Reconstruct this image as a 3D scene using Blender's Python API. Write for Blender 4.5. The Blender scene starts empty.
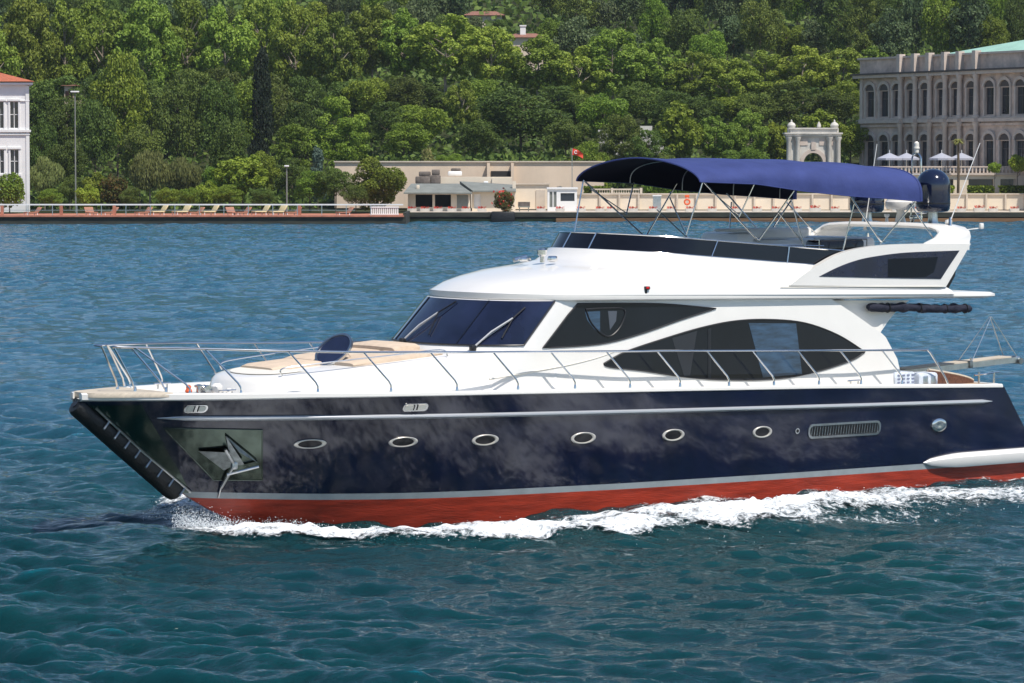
import bpy, math, random
import numpy as np
from math import radians, sin, cos, atan, atan2, pi, sqrt
from mathutils import Vector, Matrix

random.seed(7)
S = bpy.context.scene
COL = S.collection

# ---------------------------------------------------------------- camera, sky, sun, exposure
F = 3450.0; CH = 6.9; YH = 158.0
TILT = atan((341.5 - YH) / F)
cam_d = bpy.data.cameras.new('camera'); cam = bpy.data.objects.new('camera', cam_d); COL.objects.link(cam)
cam.location = (0, 0, CH); cam.rotation_euler = (pi/2 - TILT, 0, 0)
cam_d.sensor_width = 36; cam_d.lens = 36 * F / 1024; cam_d.clip_start = 1; cam_d.clip_end = 6000
S.camera = cam
cam_d.dof.use_dof = False

SUN_AZ = radians(141.0)      # clockwise from +Y
SUN_EL = radians(60.0)
w = bpy.data.worlds.new('World'); S.world = w; w.use_nodes = True
nt = w.node_tree; nt.nodes.clear()
sky = nt.nodes.new('ShaderNodeTexSky'); sky.sky_type = 'NISHITA'; sky.sun_disc = False
sky.sun_elevation = SUN_EL; sky.sun_rotation = SUN_AZ; sky.air_density = 1.0; sky.dust_density = 0.15; sky.ozone_density = 2.5
bg = nt.nodes.new('ShaderNodeBackground'); bg.inputs[1].default_value = 0.12
ow = nt.nodes.new('ShaderNodeOutputWorld')
nt.links.new(sky.outputs[0], bg.inputs[0]); nt.links.new(bg.outputs[0], ow.inputs[0])
sd = bpy.data.lights.new('sun', 'SUN'); sd.energy = 4.9; sd.angle = radians(0.5); sd.color = (1.0, 0.945, 0.865)
so = bpy.data.objects.new('sun', sd); COL.objects.link(so)
sdir = Vector((sin(SUN_AZ)*cos(SUN_EL), cos(SUN_AZ)*cos(SUN_EL), sin(SUN_EL)))
so.rotation_euler = sdir.to_track_quat('Z', 'Y').to_euler(); so.location = (60, -60, 90)
S.view_settings.view_transform = 'Standard'; S.view_settings.look = 'None'
S.view_settings.exposure = 0.12
S.cycles.transparent_max_bounces = 32; S.view_settings.gamma = 1; S.view_settings.use_curve_mapping = False

# ---------------------------------------------------------------- pixel to place helpers (real distances come from D / planes)
def ray(px, py):
    x = (px-512)/F; z = -(py-341.5)/F; c, s = cos(-TILT), sin(-TILT)
    return np.array([x, c - z*s, s + z*c])
def at(px, py, D):
    r = ray(px, py); t = D/r[1]; return Vector((r[0]*t, D, CH + r[2]*t))
def xat(px, D): return (px-512)/F*D
def zat(py, D): return CH + (YH-py)/F*D

TH = radians(35); DB = 63.4
BO = Vector((xat(75, DB), DB, 0))
BU = np.array([cos(TH), sin(TH), 0]); BV = np.array([sin(TH), -cos(TH), 0])
def hitb(px, py, n, c):
    r = ray(px, py); rb = np.array([r@BU, r@BV, r[2]])
    o3 = np.array([0, 0, CH]) - np.array(BO); o = np.array([o3@BU, o3@BV, o3[2]])
    n = np.array(n, float); return o + (c - n@o)/(n@rb)*rb
def UW(px, py, v):
    p = hitb(px, py, (0, 1, 0), v); return (p[0], p[2])
def L(u, v, w): return (u, -v, w)      # boat space: u aft, v to port, w up

# ---------------------------------------------------------------- materials
def mat(name, col, rough=0.5, metal=0.0, noise=0.0, nscale=3.0, coat=0.0, bump=0.0, bscale=20.0, spec=0.5, detail=5, stretch=None, coord='Object', rot=None):
    m = bpy.data.materials.new(name); m.use_nodes = True; t = m.node_tree; n = t.nodes; b = n['Principled BSDF']
    b.inputs['Base Color'].default_value = (*col, 1); b.inputs['Roughness'].default_value = rough
    b.inputs['Metallic'].default_value = metal; b.inputs['Coat Weight'].default_value = coat
    b.inputs['Coat Roughness'].default_value = 0.04; b.inputs['Specular IOR Level'].default_value = spec
    if noise or bump:
        tc = n.new('ShaderNodeTexCoord'); mp = n.new('ShaderNodeMapping')
        t.links.new(tc.outputs[coord], mp.inputs[0])
        if rot: mp.inputs['Rotation'].default_value = rot
        if stretch: mp.inputs['Scale'].default_value = stretch
    if noise:
        nz = n.new('ShaderNodeTexNoise'); nz.inputs['Scale'].default_value = nscale; nz.inputs['Detail'].default_value = detail
        nz.inputs['Roughness'].default_value = 0.62
        t.links.new(mp.outputs[0], nz.inputs[0])
        mr = n.new('ShaderNodeMapRange'); mr.inputs[1].default_value = 0.3; mr.inputs[2].default_value = 0.7
        mr.inputs[3].default_value = 1-noise; mr.inputs[4].default_value = 1+noise
        t.links.new(nz.outputs[0], mr.inputs[0])
        mx = n.new('ShaderNodeMix'); mx.data_type = 'RGBA'; mx.blend_type = 'MULTIPLY'; mx.inputs[0].default_value = 1
        mx.inputs[6].default_value = (*col, 1); t.links.new(mr.outputs[0], mx.inputs[7]); t.links.new(mx.outputs[2], b.inputs['Base Color'])
    if bump:
        nb = n.new('ShaderNodeTexNoise'); nb.inputs['Scale'].default_value = bscale; nb.inputs['Detail'].default_value = 4
        t.links.new(mp.outputs[0], nb.inputs[0])
        bp = n.new('ShaderNodeBump'); bp.inputs['Strength'].default_value = bump; bp.inputs['Distance'].default_value = 0.05
        t.links.new(nb.outputs[0], bp.inputs['Height']); t.links.new(bp.outputs[0], b.inputs['Normal'])
    return m

M = {}
M['gel'] = mat('white_gelcoat', (0.77, 0.745, 0.705), 0.22, noise=0.025, nscale=1.5, coat=0.4, spec=0.5)
M['gel_warm'] = mat('cream_gelcoat', (0.72, 0.68, 0.60), 0.5, noise=0.04, nscale=2)
M['navy'] = mat('navy_hull_paint', (0.0055, 0.0080, 0.027), 0.10, noise=0.3, nscale=1.2, coat=.35, bump=0.010, bscale=2.2, stretch=(1.6, 1, .45), rot=(0, radians(28), 0))
M['red'] = mat('red_antifouling', (0.34, 0.036, 0.016), 0.28, noise=0.4, nscale=2.2, stretch=(0.5, 1, 4), bump=0.2, bscale=12)
M['stripe'] = mat('grey_boot_stripe', (0.30, 0.33, 0.34), 0.35, noise=0.12, nscale=3)
M['steel'] = mat('stainless_steel', (0.72, 0.71, 0.69), 0.17, metal=1.0)
M['steel_rough'] = mat('brushed_steel', (0.55, 0.56, 0.56), 0.3, metal=1.0, noise=0.15, nscale=6)
M['plate_b'] = mat('bright_polished_plate', (0.075, 0.095, 0.08), 0.14, metal=1.0, noise=0.25, nscale=2, bump=0.1, bscale=2)
M['plate'] = mat('polished_plate', (0.10, 0.125, 0.105), 0.12, metal=1.0, noise=0.2, nscale=2, bump=0.1, bscale=2)
M['dark_metal'] = mat('galvanised_steel', (0.22, 0.24, 0.24), 0.4, metal=0.8, noise=0.3, nscale=8)
M['rubber'] = mat('black_rubber', (0.008, 0.008, 0.008), 0.45, noise=0.3, nscale=8, bump=0.3, bscale=30)
M['glass'] = mat('dark_tinted_glass', (0.007, 0.010, 0.016), 0.03, noise=0.2, nscale=0.8, spec=0.22)
M['glass_blue'] = mat('blue_tinted_glass', (0.010, 0.014, 0.036), 0.04, noise=0.6, nscale=1.1, coat=0.3, spec=0.5)
M['glass_view'] = mat('see_through_pane', (0.022, 0.055, 0.105), 0.08, noise=0.5, nscale=3, stretch=(0.8, 1, 4))
M['smoke'] = mat('smoked_acrylic', (0.005, 0.005, 0.008), 0.09, spec=0.45)
M['blue'] = mat('blue_canvas', (0.038, 0.054, 0.175), 0.8, noise=0.15, nscale=1.4, bump=0.8, bscale=2.0, spec=0.25)
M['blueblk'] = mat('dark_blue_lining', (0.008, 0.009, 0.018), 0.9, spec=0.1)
M['domenavy'] = mat('navy_dome_paint', (0.006, 0.010, 0.032), 0.13, coat=0.6)
M['cushion'] = mat('tan_cushion', (0.58, 0.46, 0.35), 0.85, noise=0.1, nscale=5, bump=0.3, bscale=8, spec=0.2)
M['teak'] = mat('teak', (0.42, 0.27, 0.14), 0.6, noise=0.3, nscale=4, stretch=(0.3, 6, 3))
M['teak_pale'] = mat('weathered_teak', (0.50, 0.43, 0.34), 0.7, noise=0.2, nscale=4, stretch=(0.5, 8, 3))
M['black'] = mat('black_plastic', (0.012, 0.012, 0.014), 0.4)
M['cloth_navy'] = mat('navy_canvas_roll', (0.010, 0.012, 0.028), 0.85, bump=0.6, bscale=9)
M['orange'] = mat('orange_plastic', (0.75, 0.12, 0.03), 0.5)
M['lens'] = mat('lamp_lens', (0.75, 0.70, 0.60), 0.15, coat=1.0)
M['wiper'] = mat('pale_wiper_metal', (.50, .50, .50), .35)
M['rim'] = mat('porthole_rim', (.66, .62, .56), .3, metal=.4)
M['wicker'] = mat('dark_wicker', (0.12, 0.05, 0.03), 0.8, noise=0.5, nscale=22)
M['locker'] = mat('louvred_locker', (0.62, 0.66, 0.72), 0.4, noise=0.25, nscale=9)

# ---------------------------------------------------------------- object helpers
def tag(o, label=None, cat=None, group=None, kind=None):
    if label: o['label'] = label
    if cat: o['category'] = cat
    if group: o['group'] = group
    if kind: o['kind'] = kind
    return o
def mesh(name, vs, fs, m=None, parent=None, smooth=False, autos=None):
    me = bpy.data.meshes.new(name); me.from_pydata([tuple(v) for v in vs], [], fs); me.validate(); me.update()
    if m: me.materials.append(m)
    o = bpy.data.objects.new(name, me); COL.objects.link(o)
    if smooth: me.polygons.foreach_set('use_smooth', [True]*len(me.polygons))
    if autos is not None:
        me.polygons.foreach_set('use_smooth', [True]*len(me.polygons)); me.set_sharp_from_angle(angle=radians(autos))
    if parent: o.parent = parent
    return o
def empty(name, loc=(0, 0, 0), rz=0, parent=None):
    o = bpy.data.objects.new(name, None); COL.objects.link(o); o.location = loc; o.rotation_euler = (0, 0, rz)
    o.empty_display_size = 0.5
    if parent: o.parent = parent
    return o
class MB:
    def __init__(s): s.v = []; s.f = []
    def add(s, vs, fs):
        k = len(s.v); s.v += [tuple(v) for v in vs]; s.f += [tuple(i+k for i in f) for f in fs]; return s
    def box(s, c, d, rz=0, bev=0.0, ry=0, taper=1.0):
        x, y, z = d[0]/2, d[1]/2, d[2]/2; R = Matrix.Rotation(rz, 3, 'Z') @ Matrix.Rotation(ry, 3, 'Y'); c = Vector(c)
        if bev <= 0:
            vs = [c + R@Vector((sx*x*(taper if sz > 0 else 1), sy*y*(taper if sz > 0 else 1), sz*z)) for sz in (-1, 1) for sx, sy in ((-1, -1), (1, -1), (1, 1), (-1, 1))]
            return s.add(vs, [(3, 2, 1, 0), (4, 5, 6, 7), (0, 1, 5, 4), (1, 2, 6, 5), (2, 3, 7, 6), (3, 0, 4, 7)])
        b = min(bev, x*.9, y*.9, z*.9); rings = []
        for zz, ins in ((-z, b), (-z+b*.3, b*.3), (-z+b, 0), (z-b, 0), (z-b*.3, b*.3), (z, b)):
            rg = []
            for cx, cy, a0 in ((x, y, 0), (-x, y, 90), (-x, -y, 180), (x, -y, 270)):
                for a in (0, 45, 90):
                    rr = b-ins; an = radians(a0+a); px = (abs(cx)-b)*(1 if cx > 0 else -1)+rr*cos(an); py = (abs(cy)-b)*(1 if cy > 0 else -1)+rr*sin(an)
                    rg.append(c + R@Vector((px, py, zz)))
            rings.append(rg)
        return s.rings(rings)
    def rings(s, rings, caps=True, closed=True):
        k = len(s.v); n = len(rings[0])
        for r in rings: s.v += [tuple(p) for p in r]
        for i in range(len(rings)-1):
            for j in range(n if closed else n-1):
                a = k+i*n+j; b = k+i*n+(j+1) % n; s.f.append((a, b, b+n, a+n))
        if caps:
            s.f.append(tuple(k+j for j in reversed(range(n)))); s.f.append(tuple(k+(len(rings)-1)*n+j for j in range(n)))
        return s
    def tube(s, pts, r, n=8, r2=None, closed=False):
        P = [Vector(p) for p in pts]; m = len(P); rings = []; up = Vector((0, 0, 1)); prev = None
        for i in range(m):
            if closed: t = (P[(i+1) % m]-P[i-1])
            else: t = P[min(i+1, m-1)]-P[max(i-1, 0)]
            t.normalize()
            if prev is None:
                a = t.cross(up)
                if a.length < .05: a = t.cross(Vector((1, 0, 0)))
            else:
                a = prev - t*prev.dot(t)
            a.normalize(); prev = a; b = t.cross(a)
            q = r if r2 is None else r+(r2-r)*i/max(1, m-1)
            rings.append([P[i]+a*(q*cos(2*pi*j/n))+b*(q*sin(2*pi*j/n)) for j in range(n)])
        if closed: rings.append(rings[0]); return s.rings(rings, caps=False)
        return s.rings(rings)
    def lathe(s, prof, c=(0, 0, 0), n=20, axis='Z', sy=1.0):
        c = Vector(c); rings = []
        for r, z in prof:
            rg = []
            for j in range(n):
                a = 2*pi*j/n; x, y = r*cos(a), r*sin(a)*sy
                p = (x, y, z) if axis == 'Z' else ((z, x, y) if axis == 'X' else (x, z, y))
                rg.append(c+Vector(p))
            rings.append(rg)
        return s.rings(rings)
    def prism(s, poly, fn0, fn1):
        n = len(poly); k = len(s.v)
        s.v += [tuple(fn0(*p)) for p in poly]+[tuple(fn1(*p)) for p in poly]
        s.f.append(tuple(k+i for i in range(n))); s.f.append(tuple(k+n+i for i in reversed(range(n))))
        for i in range(n): j = (i+1) % n; s.f.append((k+j, k+i, k+n+i, k+n+j))
        return s
    def build(s, name, m, parent=None, autos=35):
        o = mesh(name, s.v, s.f, m, parent, autos=autos); return o
def smoothpts(P, k=6):
    P = [Vector(p) for p in P]; out = []
    for i in range(len(P)-1):
        a = P[max(i-1, 0)]; b = P[i]; c = P[i+1]; d = P[min(i+2, len(P)-1)]
        for j in range(k):
            t = j/k; out.append(0.5*((2*b)+(c-a)*t+(2*a-5*b+4*c-d)*t*t+(3*b-a-3*c+d)*t**3))
    out.append(P[-1]); return out
def lerp_tab(tab):
    xs = np.array([t[0] for t in tab], float); ys = np.array([t[1] for t in tab], float)
    def f(x):
        # smooth monotone-ish interpolation
        return float(np.interp(x, xs, ys))
    # densify with smoothing
    X = np.linspace(xs[0], xs[-1], 400); Y = np.interp(X, xs, ys)
    ker = np.hanning(31); ker /= ker.sum(); Yp = np.pad(Y, 15, mode='reflect', reflect_type='odd'); Y = np.convolve(Yp, ker, 'valid')
    return lambda x: float(np.interp(x, X, Y))
def fix_normals(o):
    import bmesh
    b = bmesh.new(); b.from_mesh(o.data); bmesh.ops.recalc_face_normals(b, faces=b.faces); b.to_mesh(o.data); b.free()

# ================================================================ WATER
def wave_table(seed=4):
    r = np.random.RandomState(seed); W = []
    for lam0, lam1, n, steep in ((4.0, 8.0, 9, 0.008), (1.8, 4.0, 26, 0.032), (0.9, 1.8, 36, 0.040), (0.42, 0.9, 48, 0.044), (0.22, 0.42, 44, 0.030)):
        for i in range(n):
            lam = np.exp(r.uniform(np.log(lam0), np.log(lam1))); th = radians(76)+r.normal(0, 0.55)
            k = 2*pi/lam; W.append((k*cos(th), k*sin(th), steep*r.uniform(.5, 1.3)/k, r.uniform(0, 2*pi), lam))
    return W
WAVES = wave_table()
OUTU = [.3, 1.3, 2.4, 4, 6, 8.7, 11, 13, 16, 21, 30, 60]; OUTD = [.2, 2.0, 3.3, 4.2, 4.7, 5.4, 5.0, 4.7, 5.0, 6.0, 8.5, 16]      # reach of the bow wave from the hull
HVU = [1, 2.3, 3.4, 4.6, 6, 8, 11, 15, 21, 24]; HVV = [0, .05, .2, .7, 1.25, 1.75, 2.15, 2.3, 2.28, 2.2]
def boat_uv(X, Y):
    dx = X-BO.x; dy = Y-BO.y
    return dx*BU[0]+dy*BU[1], dx*BV[0]+dy*BV[1]
def wave_height(X, Y, spacing=None):
    Z = np.zeros_like(X); G = np.zeros_like(X)
    # group modulation so that the sea is patchy
    mod = 1+0.30*np.sin(X*0.11+Y*0.05+1.0)*np.sin(X*0.037-Y*0.083)+0.18*np.sin(X*.31+Y*.21)
    for kx, ky, a, ph, lam in WAVES:
        g = 1.0
        if spacing is not None: g = np.clip((lam/spacing-2.2)/2.0, 0, 1)
        p = kx*X+ky*Y+ph
        Z += a*g*(np.sin(p)+0.22*np.sin(2*p+1.2))
    Z *= mod
    # bow wave train thrown out by the hull, both sides
    u, v = boat_uv(X, Y)
    for sg in (1, -1):
        vv = v*sg
        outer = np.interp(u, OUTU, OUTD); hv = np.interp(u, HVU, HVV)
        d = vv-hv-outer*.62; wd_ = .25+outer*.22
        env = np.clip((u-.8)/3, 0, 1)*np.where(v*sg*sg < 0, np.clip((u-2.4)/2, 0, 1), 1)*np.exp(-np.clip(u-8, 0, 60)/22)
        Z += env*0.26*np.clip((u-8)/5, .3, 1)*np.exp(-(d/wd_)**2) - env*0.12*np.exp(-((d-2.1*wd_)/wd_)**2) + env*0.08*np.exp(-((d-4*wd_)/wd_)**2)
    Z += -0.24*np.exp(-((u-6.8)/3.2)**2-((np.abs(v)-2.0)/1.5)**2)
    # turbulent wake behind the stern
    b = np.clip((u-21.5)/2, 0, 1)*np.exp(-(np.abs(v)/2.6)**2)
    Z += b*0.2*np.sin(u*1.9+np.sin(v*2.1)*1.3)*np.exp(-np.clip(u-22, 0, 80)/25)
    return Z
def build_water():
    # polar sheet: dense inside the view, coarse elsewhere
    rr = [0.5, 6, 14, 24, 34]; d = 40.0
    while d < 420: rr.append(d); d += max(0.055, min(0.36, d*d/(F*CH)*0.55))
    rr += [440, 480, 560, 700, 1000, 1600, 2600, 4200]
    rr = np.array(rr)
    a = list(np.linspace(-11.0, 11.0, 1250)); a += list(11+np.geomspace(0.05, 169, 50)); a = [-x for x in (11+np.geomspace(0.05, 169, 50))[::-1]]+a
    a = np.radians(np.array(sorted(set(a)))); 
    R, A = np.meshgrid(rr, a, indexing='ij'); X = R*np.sin(A); Y = R*np.cos(A)
    sp = np.maximum(np.gradient(rr)[:, None]*np.ones_like(A), (np.abs(np.gradient(a))[None, :]*R))
    Z = wave_height(X, Y, sp)
    n0, n1 = X.shape
    co = np.stack([X, Y, Z], -1).reshape(-1, 3).astype(np.float32)
    i = np.arange(n0-1)[:, None]*n1+np.arange(n1-1)[None, :]
    q = np.stack([i, i+n1, i+n1+1, i+1], -1).reshape(-1, 4)
    q = q[:, ::-1]
    me = bpy.data.meshes.new('water'); me.vertices.add(len(co)); me.vertices.foreach_set('co', co.ravel())
    me.loops.add(q.size); me.loops.foreach_set('vertex_index', q.ravel().astype(np.int32))
    me.polygons.add(len(q)); me.polygons.foreach_set('loop_start', (np.arange(len(q))*4).astype(np.int32))
    me.polygons.foreach_set('use_smooth', np.ones(len(q), bool)); me.update(calc_edges=True)
    o = bpy.data.objects.new('water', me); COL.objects.link(o); o['kind'] = 'structure'
    m = bpy.data.materials.new('sea_water'); m.use_nodes = True; t = m.node_tree; n = t.nodes; b = n['Principled BSDF']
    b.inputs['Base Color'].default_value = (0.004, 0.045, 0.060, 1); b.inputs['Roughness'].default_value = 0.06; b.inputs['IOR'].default_value = 1.333
    b.inputs['Subsurface Weight'].default_value = 1.0; b.inputs['Subsurface Radius'].default_value = (.35, 1.0, 1.1); b.inputs['Subsurface Scale'].default_value = 1.6      # light wanders under the surface, so shade on it stays soft
    tc = n.new('ShaderNodeNewGeometry')
    nz = n.new('ShaderNodeTexNoise'); nz.inputs['Scale'].default_value = 3.2; nz.inputs['Detail'].default_value = 5; nz.inputs['Roughness'].default_value = .6
    mp = n.new('ShaderNodeMapping'); mp.inputs['Scale'].default_value = (0.8, 1.25, 1); mp.inputs['Rotation'].default_value = (0, 0, radians(-25))
    t.links.new(tc.outputs['Position'], mp.inputs[0]); t.links.new(mp.outputs[0], nz.inputs[0])
    bp = n.new('ShaderNodeBump'); bp.inputs['Strength'].default_value = 1.0; bp.inputs['Distance'].default_value = 0.16
    # the wavelets that are too fine for the mesh: small everywhere, broader where the sheet gets coarse
    ln = n.new('ShaderNodeVectorMath'); ln.operation = 'LENGTH'; t.links.new(tc.outputs['Position'], ln.inputs[0])
    f1 = n.new('ShaderNodeMapRange'); f1.inputs[1].default_value = 55; f1.inputs[2].default_value = 150; f1.inputs[3].default_value = .45; f1.inputs[4].default_value = 1.0; t.links.new(ln.outputs['Value'], f1.inputs[0]); t.links.new(f1.outputs[0], bp.inputs['Strength'])
    n3 = n.new('ShaderNodeTexNoise'); n3.inputs['Scale'].default_value = 0.9; n3.inputs['Detail'].default_value = 4; n3.inputs['Roughness'].default_value = .6
    t.links.new(mp.outputs[0], n3.inputs[0])
    f2 = n.new('ShaderNodeMapRange'); f2.inputs[1].default_value = 75; f2.inputs[2].default_value = 200; f2.inputs[3].default_value = 0.0; f2.inputs[4].default_value = 1.0; t.links.new(ln.outputs['Value'], f2.inputs[0])
    f4 = n.new('ShaderNodeMapRange'); f4.inputs[1].default_value = 70; f4.inputs[2].default_value = 250; f4.inputs[3].default_value = .09; f4.inputs[4].default_value = .08; t.links.new(ln.outputs['Value'], f4.inputs[0]); t.links.new(f4.outputs[0], b.inputs['Roughness'])
    b3 = n.new('ShaderNodeBump'); b3.inputs['Distance'].default_value = 1.0; t.links.new(f2.outputs[0], b3.inputs['Strength']); t.links.new(n3.outputs[0], b3.inputs['Height']); t.links.new(b3.outputs[0], bp.inputs['Normal'])
    t.links.new(nz.outputs[0], bp.inputs['Height']); t.links.new(bp.outputs[0], b.inputs['Normal'])
    # slow drift of silt colour in the water
    n2 = n.new('ShaderNodeTexNoise'); n2.inputs['Scale'].default_value = 0.05; n2.inputs['Detail'].default_value = 3
    t.links.new(tc.outputs['Position'], n2.inputs[0])
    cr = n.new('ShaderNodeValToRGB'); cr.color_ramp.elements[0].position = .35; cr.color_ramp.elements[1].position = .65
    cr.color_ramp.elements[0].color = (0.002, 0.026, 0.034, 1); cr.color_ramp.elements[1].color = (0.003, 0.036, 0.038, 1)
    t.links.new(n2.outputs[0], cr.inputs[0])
    # far water is paler and bluer: sky reflection put into its base colour
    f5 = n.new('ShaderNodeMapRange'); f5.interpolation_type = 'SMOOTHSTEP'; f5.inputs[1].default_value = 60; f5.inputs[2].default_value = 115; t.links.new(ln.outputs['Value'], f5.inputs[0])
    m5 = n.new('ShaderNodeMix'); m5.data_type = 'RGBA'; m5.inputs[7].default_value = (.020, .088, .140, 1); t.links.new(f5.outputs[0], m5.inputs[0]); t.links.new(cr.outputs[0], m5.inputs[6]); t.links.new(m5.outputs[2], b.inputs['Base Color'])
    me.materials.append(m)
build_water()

# ================================================================ YACHT
boat = empty('motor_yacht', BO, TH)
tag(boat, 'large white and navy motor yacht with blue sun canopy cruising left on the water', 'yacht')

zs = lerp_tab([(0, 2.47), (4, 2.46), (8, 2.39), (12, 2.30), (16, 2.20), (21, 2.02)])
bs = lerp_tab([(0, .22), (.5, .55), (1, .86), (2, 1.34), (3, 1.68), (4.5, 2.05), (7, 2.36), (11, 2.52), (17, 2.50), (21, 2.34)])
zl = lerp_tab([(0, 2.36), (1.15, 1.42), (2.3, .52), (3.4, -.05), (4.6, -.35), (8, -.45), (21, -.45)])
bl = lerp_tab([(0, .02), (2.3, .03), (3.4, .06), (4.6, .52), (6, 1.02), (8, 1.55), (11, 2.0), (15, 2.2), (21, 2.18)])
ex = lerp_tab([(0, .85), (3, 1.0), (8, 1.15), (21, 1.0)])
def hb(u, z):
    s = max(0.0, min(1.0, (z-zl(u))/(zs(u)-zl(u)))); return bl(u)+(bs(u)-bl(u))*s**ex(u)
def rake(u, z):                   # transom slopes aft as it goes down
    k = max(0.0, min(1.0, (u-18.5)/2.4)); return u+0.72*k*k*(zs(u)-z)
def HP(u, z, off=0.0, sg=1):     # point on the hull side pushed outward
    v = hb(u, z)+off; return L(rake(u, z), sg*v, z)
def hullpx(px, py):
    v = 2.0
    for _ in range(25):
        p = hitb(px, py, (0, 1, 0), v); u = max(0.02, min(21, p[0])); v = .5*v+.5*hb(u, p[2])
    return p[0], p[2]
z1 = lambda u: max(zl(u)+.001, .36+(.17*((8-u)/6)**2 if u < 8 else 0))
z2 = lambda u: max(zl(u)+.002, .48+(.17*((8-u)/6)**2 if u < 8 else 0))
US = [0, .15, .3, .5, .75, 1, 1.3, 1.6, 2, 2.4, 2.8, 3.2, 3.6, 4.1, 4.6, 5.2, 6, 7, 8, 9, 10, 11, 12, 13, 14, 15, 16, 17, 18, 18.6, 19.2, 19.8, 20.4, 20.8, 21.0]
def hull_part(name, za, zb, m, nz, off=0.0, u0=0, u1=21.0, inner=None):
    us = sorted(set([u for u in np.linspace(u0, u1, 90)]))
    mb = MB()
    for sg in (1, -1):
        rings = []
        for u in us:
            a, b = za(u), zb(u)
            rings.append([HP(u, a+(b-a)*j/nz, off, sg) for j in range(nz+1)])
        mb.rings(rings, caps=False, closed=False)
    return mb, us
mb, us = hull_part('topsides', z2, zs, None, 12)
# stem closing strip and transom
st = []
for u in us[:1]:
    P = [HP(u, z2(u)+(zs(u)-z2(u))*j/12, 0, 1) for j in range(13)]; Q = [HP(u, z2(u)+(zs(u)-z2(u))*j/12, 0, -1) for j in range(13)]
    mb.rings([P, Q], caps=False, closed=False)
P = [HP(21, z2(21)+(zs(21)-z2(21))*j/12, 0, 1) for j in range(13)]; Q = [HP(21, z2(21)+(zs(21)-z2(21))*j/12, 0, -1) for j in range(13)]
mb.rings([P, Q], caps=False, closed=False)
hull = mb.build('hull', M['navy'], boat, autos=40)
mb, _ = hull_part('x', z1, z2, None, 1, 0.0, 0)
P = [HP(21, z1(21), 0, 1), HP(21, z2(21), 0, 1)]; Q = [HP(21, z1(21), 0, -1), HP(21, z2(21), 0, -1)]
mb.rings([P, Q], caps=False, closed=False)
mb.build('boot_stripe', M['stripe'], boat)
mb, us = hull_part('x', zl, z1, None, 8)
for sg in (1, -1):               # bottom from chine to keel
    rings = [[HP(u, zl(u), 0, sg), L(rake(u, zl(u)), 0, zl(u)-max(0, min(.5, (u-3)*.2)))] for u in us]
    mb.rings(rings, caps=False, closed=False)
P = [HP(21, zl(21)+(z1(21)-zl(21))*j/6, 0, 1) for j in range(7)]; Q = [HP(21, zl(21)+(z1(21)-zl(21))*j/6, 0, -1) for j in range(7)]
mb.rings([P, Q], caps=False, closed=False)
mb.build('hull_bottom', M['red'], boat, autos=40)
# deck
mb = MB(); rings = []
for u in US:
    b = bs(u)-.05; z = zs(u)-.035
    rings.append([L(u, b*t, z+.05*(1-t*t)) for t in (1, .9, .6, .3, 0, -.3, -.6, -.9, -1)])
mb.rings(rings, caps=False, closed=False)
mb.build('deck', M['gel'], boat, autos=60)
# white toe rail round the deck edge, both sides
for sg in (1, -1):
    mb = MB(); rings = []
    for u in np.linspace(.0, 20.95, 90):
        b = bs(u); z = zs(u); hgt = .055+.05*max(0, min(1, (6-u)/5))
        rings.append([L(u, sg*(b-.10), z-.05), L(u, sg*(b-.095), z+hgt), L(u, sg*(b-.03), z+hgt+.012), L(u, sg*(b+.012), z+hgt-.015), L(u, sg*(b+.014), z-.006), L(u, sg*(b-.02), z-.03)])
    mb.rings(rings); mb.build('toe_rail', M['gel'], boat, autos=50)
mb = MB(); mb.box(L(20.98, 0, zs(21)+.015), (.09, 4.3, .1), bev=.02); mb.build('stern_coaming', M['gel'], boat)
# bow platform
mb = MB(); rings = []
for u, b in ((.06, .2), (.1, .32), (.25, .46), (.6, .66), (1.2, .98), (1.45, 1.08)):
    z = zs(max(u, 0))+.075; rings.append([L(u, b, z), L(u, b-.03, z+.045), L(u, -b+.03, z+.045), L(u, -b, z), L(u, -b, z-.04), L(u, b, z-.04)])
mb.rings(rings); mb.build('bow_platform', M['teak_pale'], boat)
# rub rail
for sg in (1, -1):
    mb = MB(); rr = lambda u: 2.10-.0195*(u-1.3)
    rings = []
    for u in np.linspace(1.3, 20.5, 80):
        k = min(1, (u-1.3)/.5+.15, (20.5-u)/.3+.15); z = rr(u); r = .042*k
        rings.append([HP(u, z-1.15*r, -.01, sg), HP(u, z-.8*r, .5*r, sg), HP(u, z-.2*r, 1.2*r, sg), HP(u, z+.5*r, 1.1*r, sg), HP(u, z+1.0*r, .4*r, sg), HP(u, z+1.2*r, -.01, sg)])
    mb.rings(rings); mb.build('rub_rail', M['steel_rough'] if sg < 0 else mat('rub_rail_aluminium', (.62, .64, .67), .32, metal=.55), boat)
# spray wing / swim platform side
for sg in (1, -1):
    mb = MB(); rings = []
    for i, u in enumerate(np.linspace(18.75, 22.6, 24)):
        k = min(1, sqrt(max(0, (u-18.75)/.75))); zc = .50+.012*(u-18.75); hh = .155*k+.004; o = .16*k+.01
        uu = min(u, 21.0); e = rake(uu, zc)-uu+u
        v0 = hb(min(u, 21), zc)
        rings.append([L(e, sg*(v0-.05), zc-hh), L(e, sg*(v0+o*.7), zc-hh*.9), L(e, sg*(v0+o), zc-.3*hh), L(e, sg*(v0+o), zc+.45*hh), L(e, sg*(v0+o*.6), zc+hh), L(e, sg*(v0-.05), zc+hh)])
    mb.rings(rings); mb.build('spray_wing', M['gel'], boat)
mb = MB(); mb.box(L(22.15, 0, .56), (1.3, 4.4, .10), bev=.03); mb.build('swim_platform', M['teak'], boat)

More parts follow.
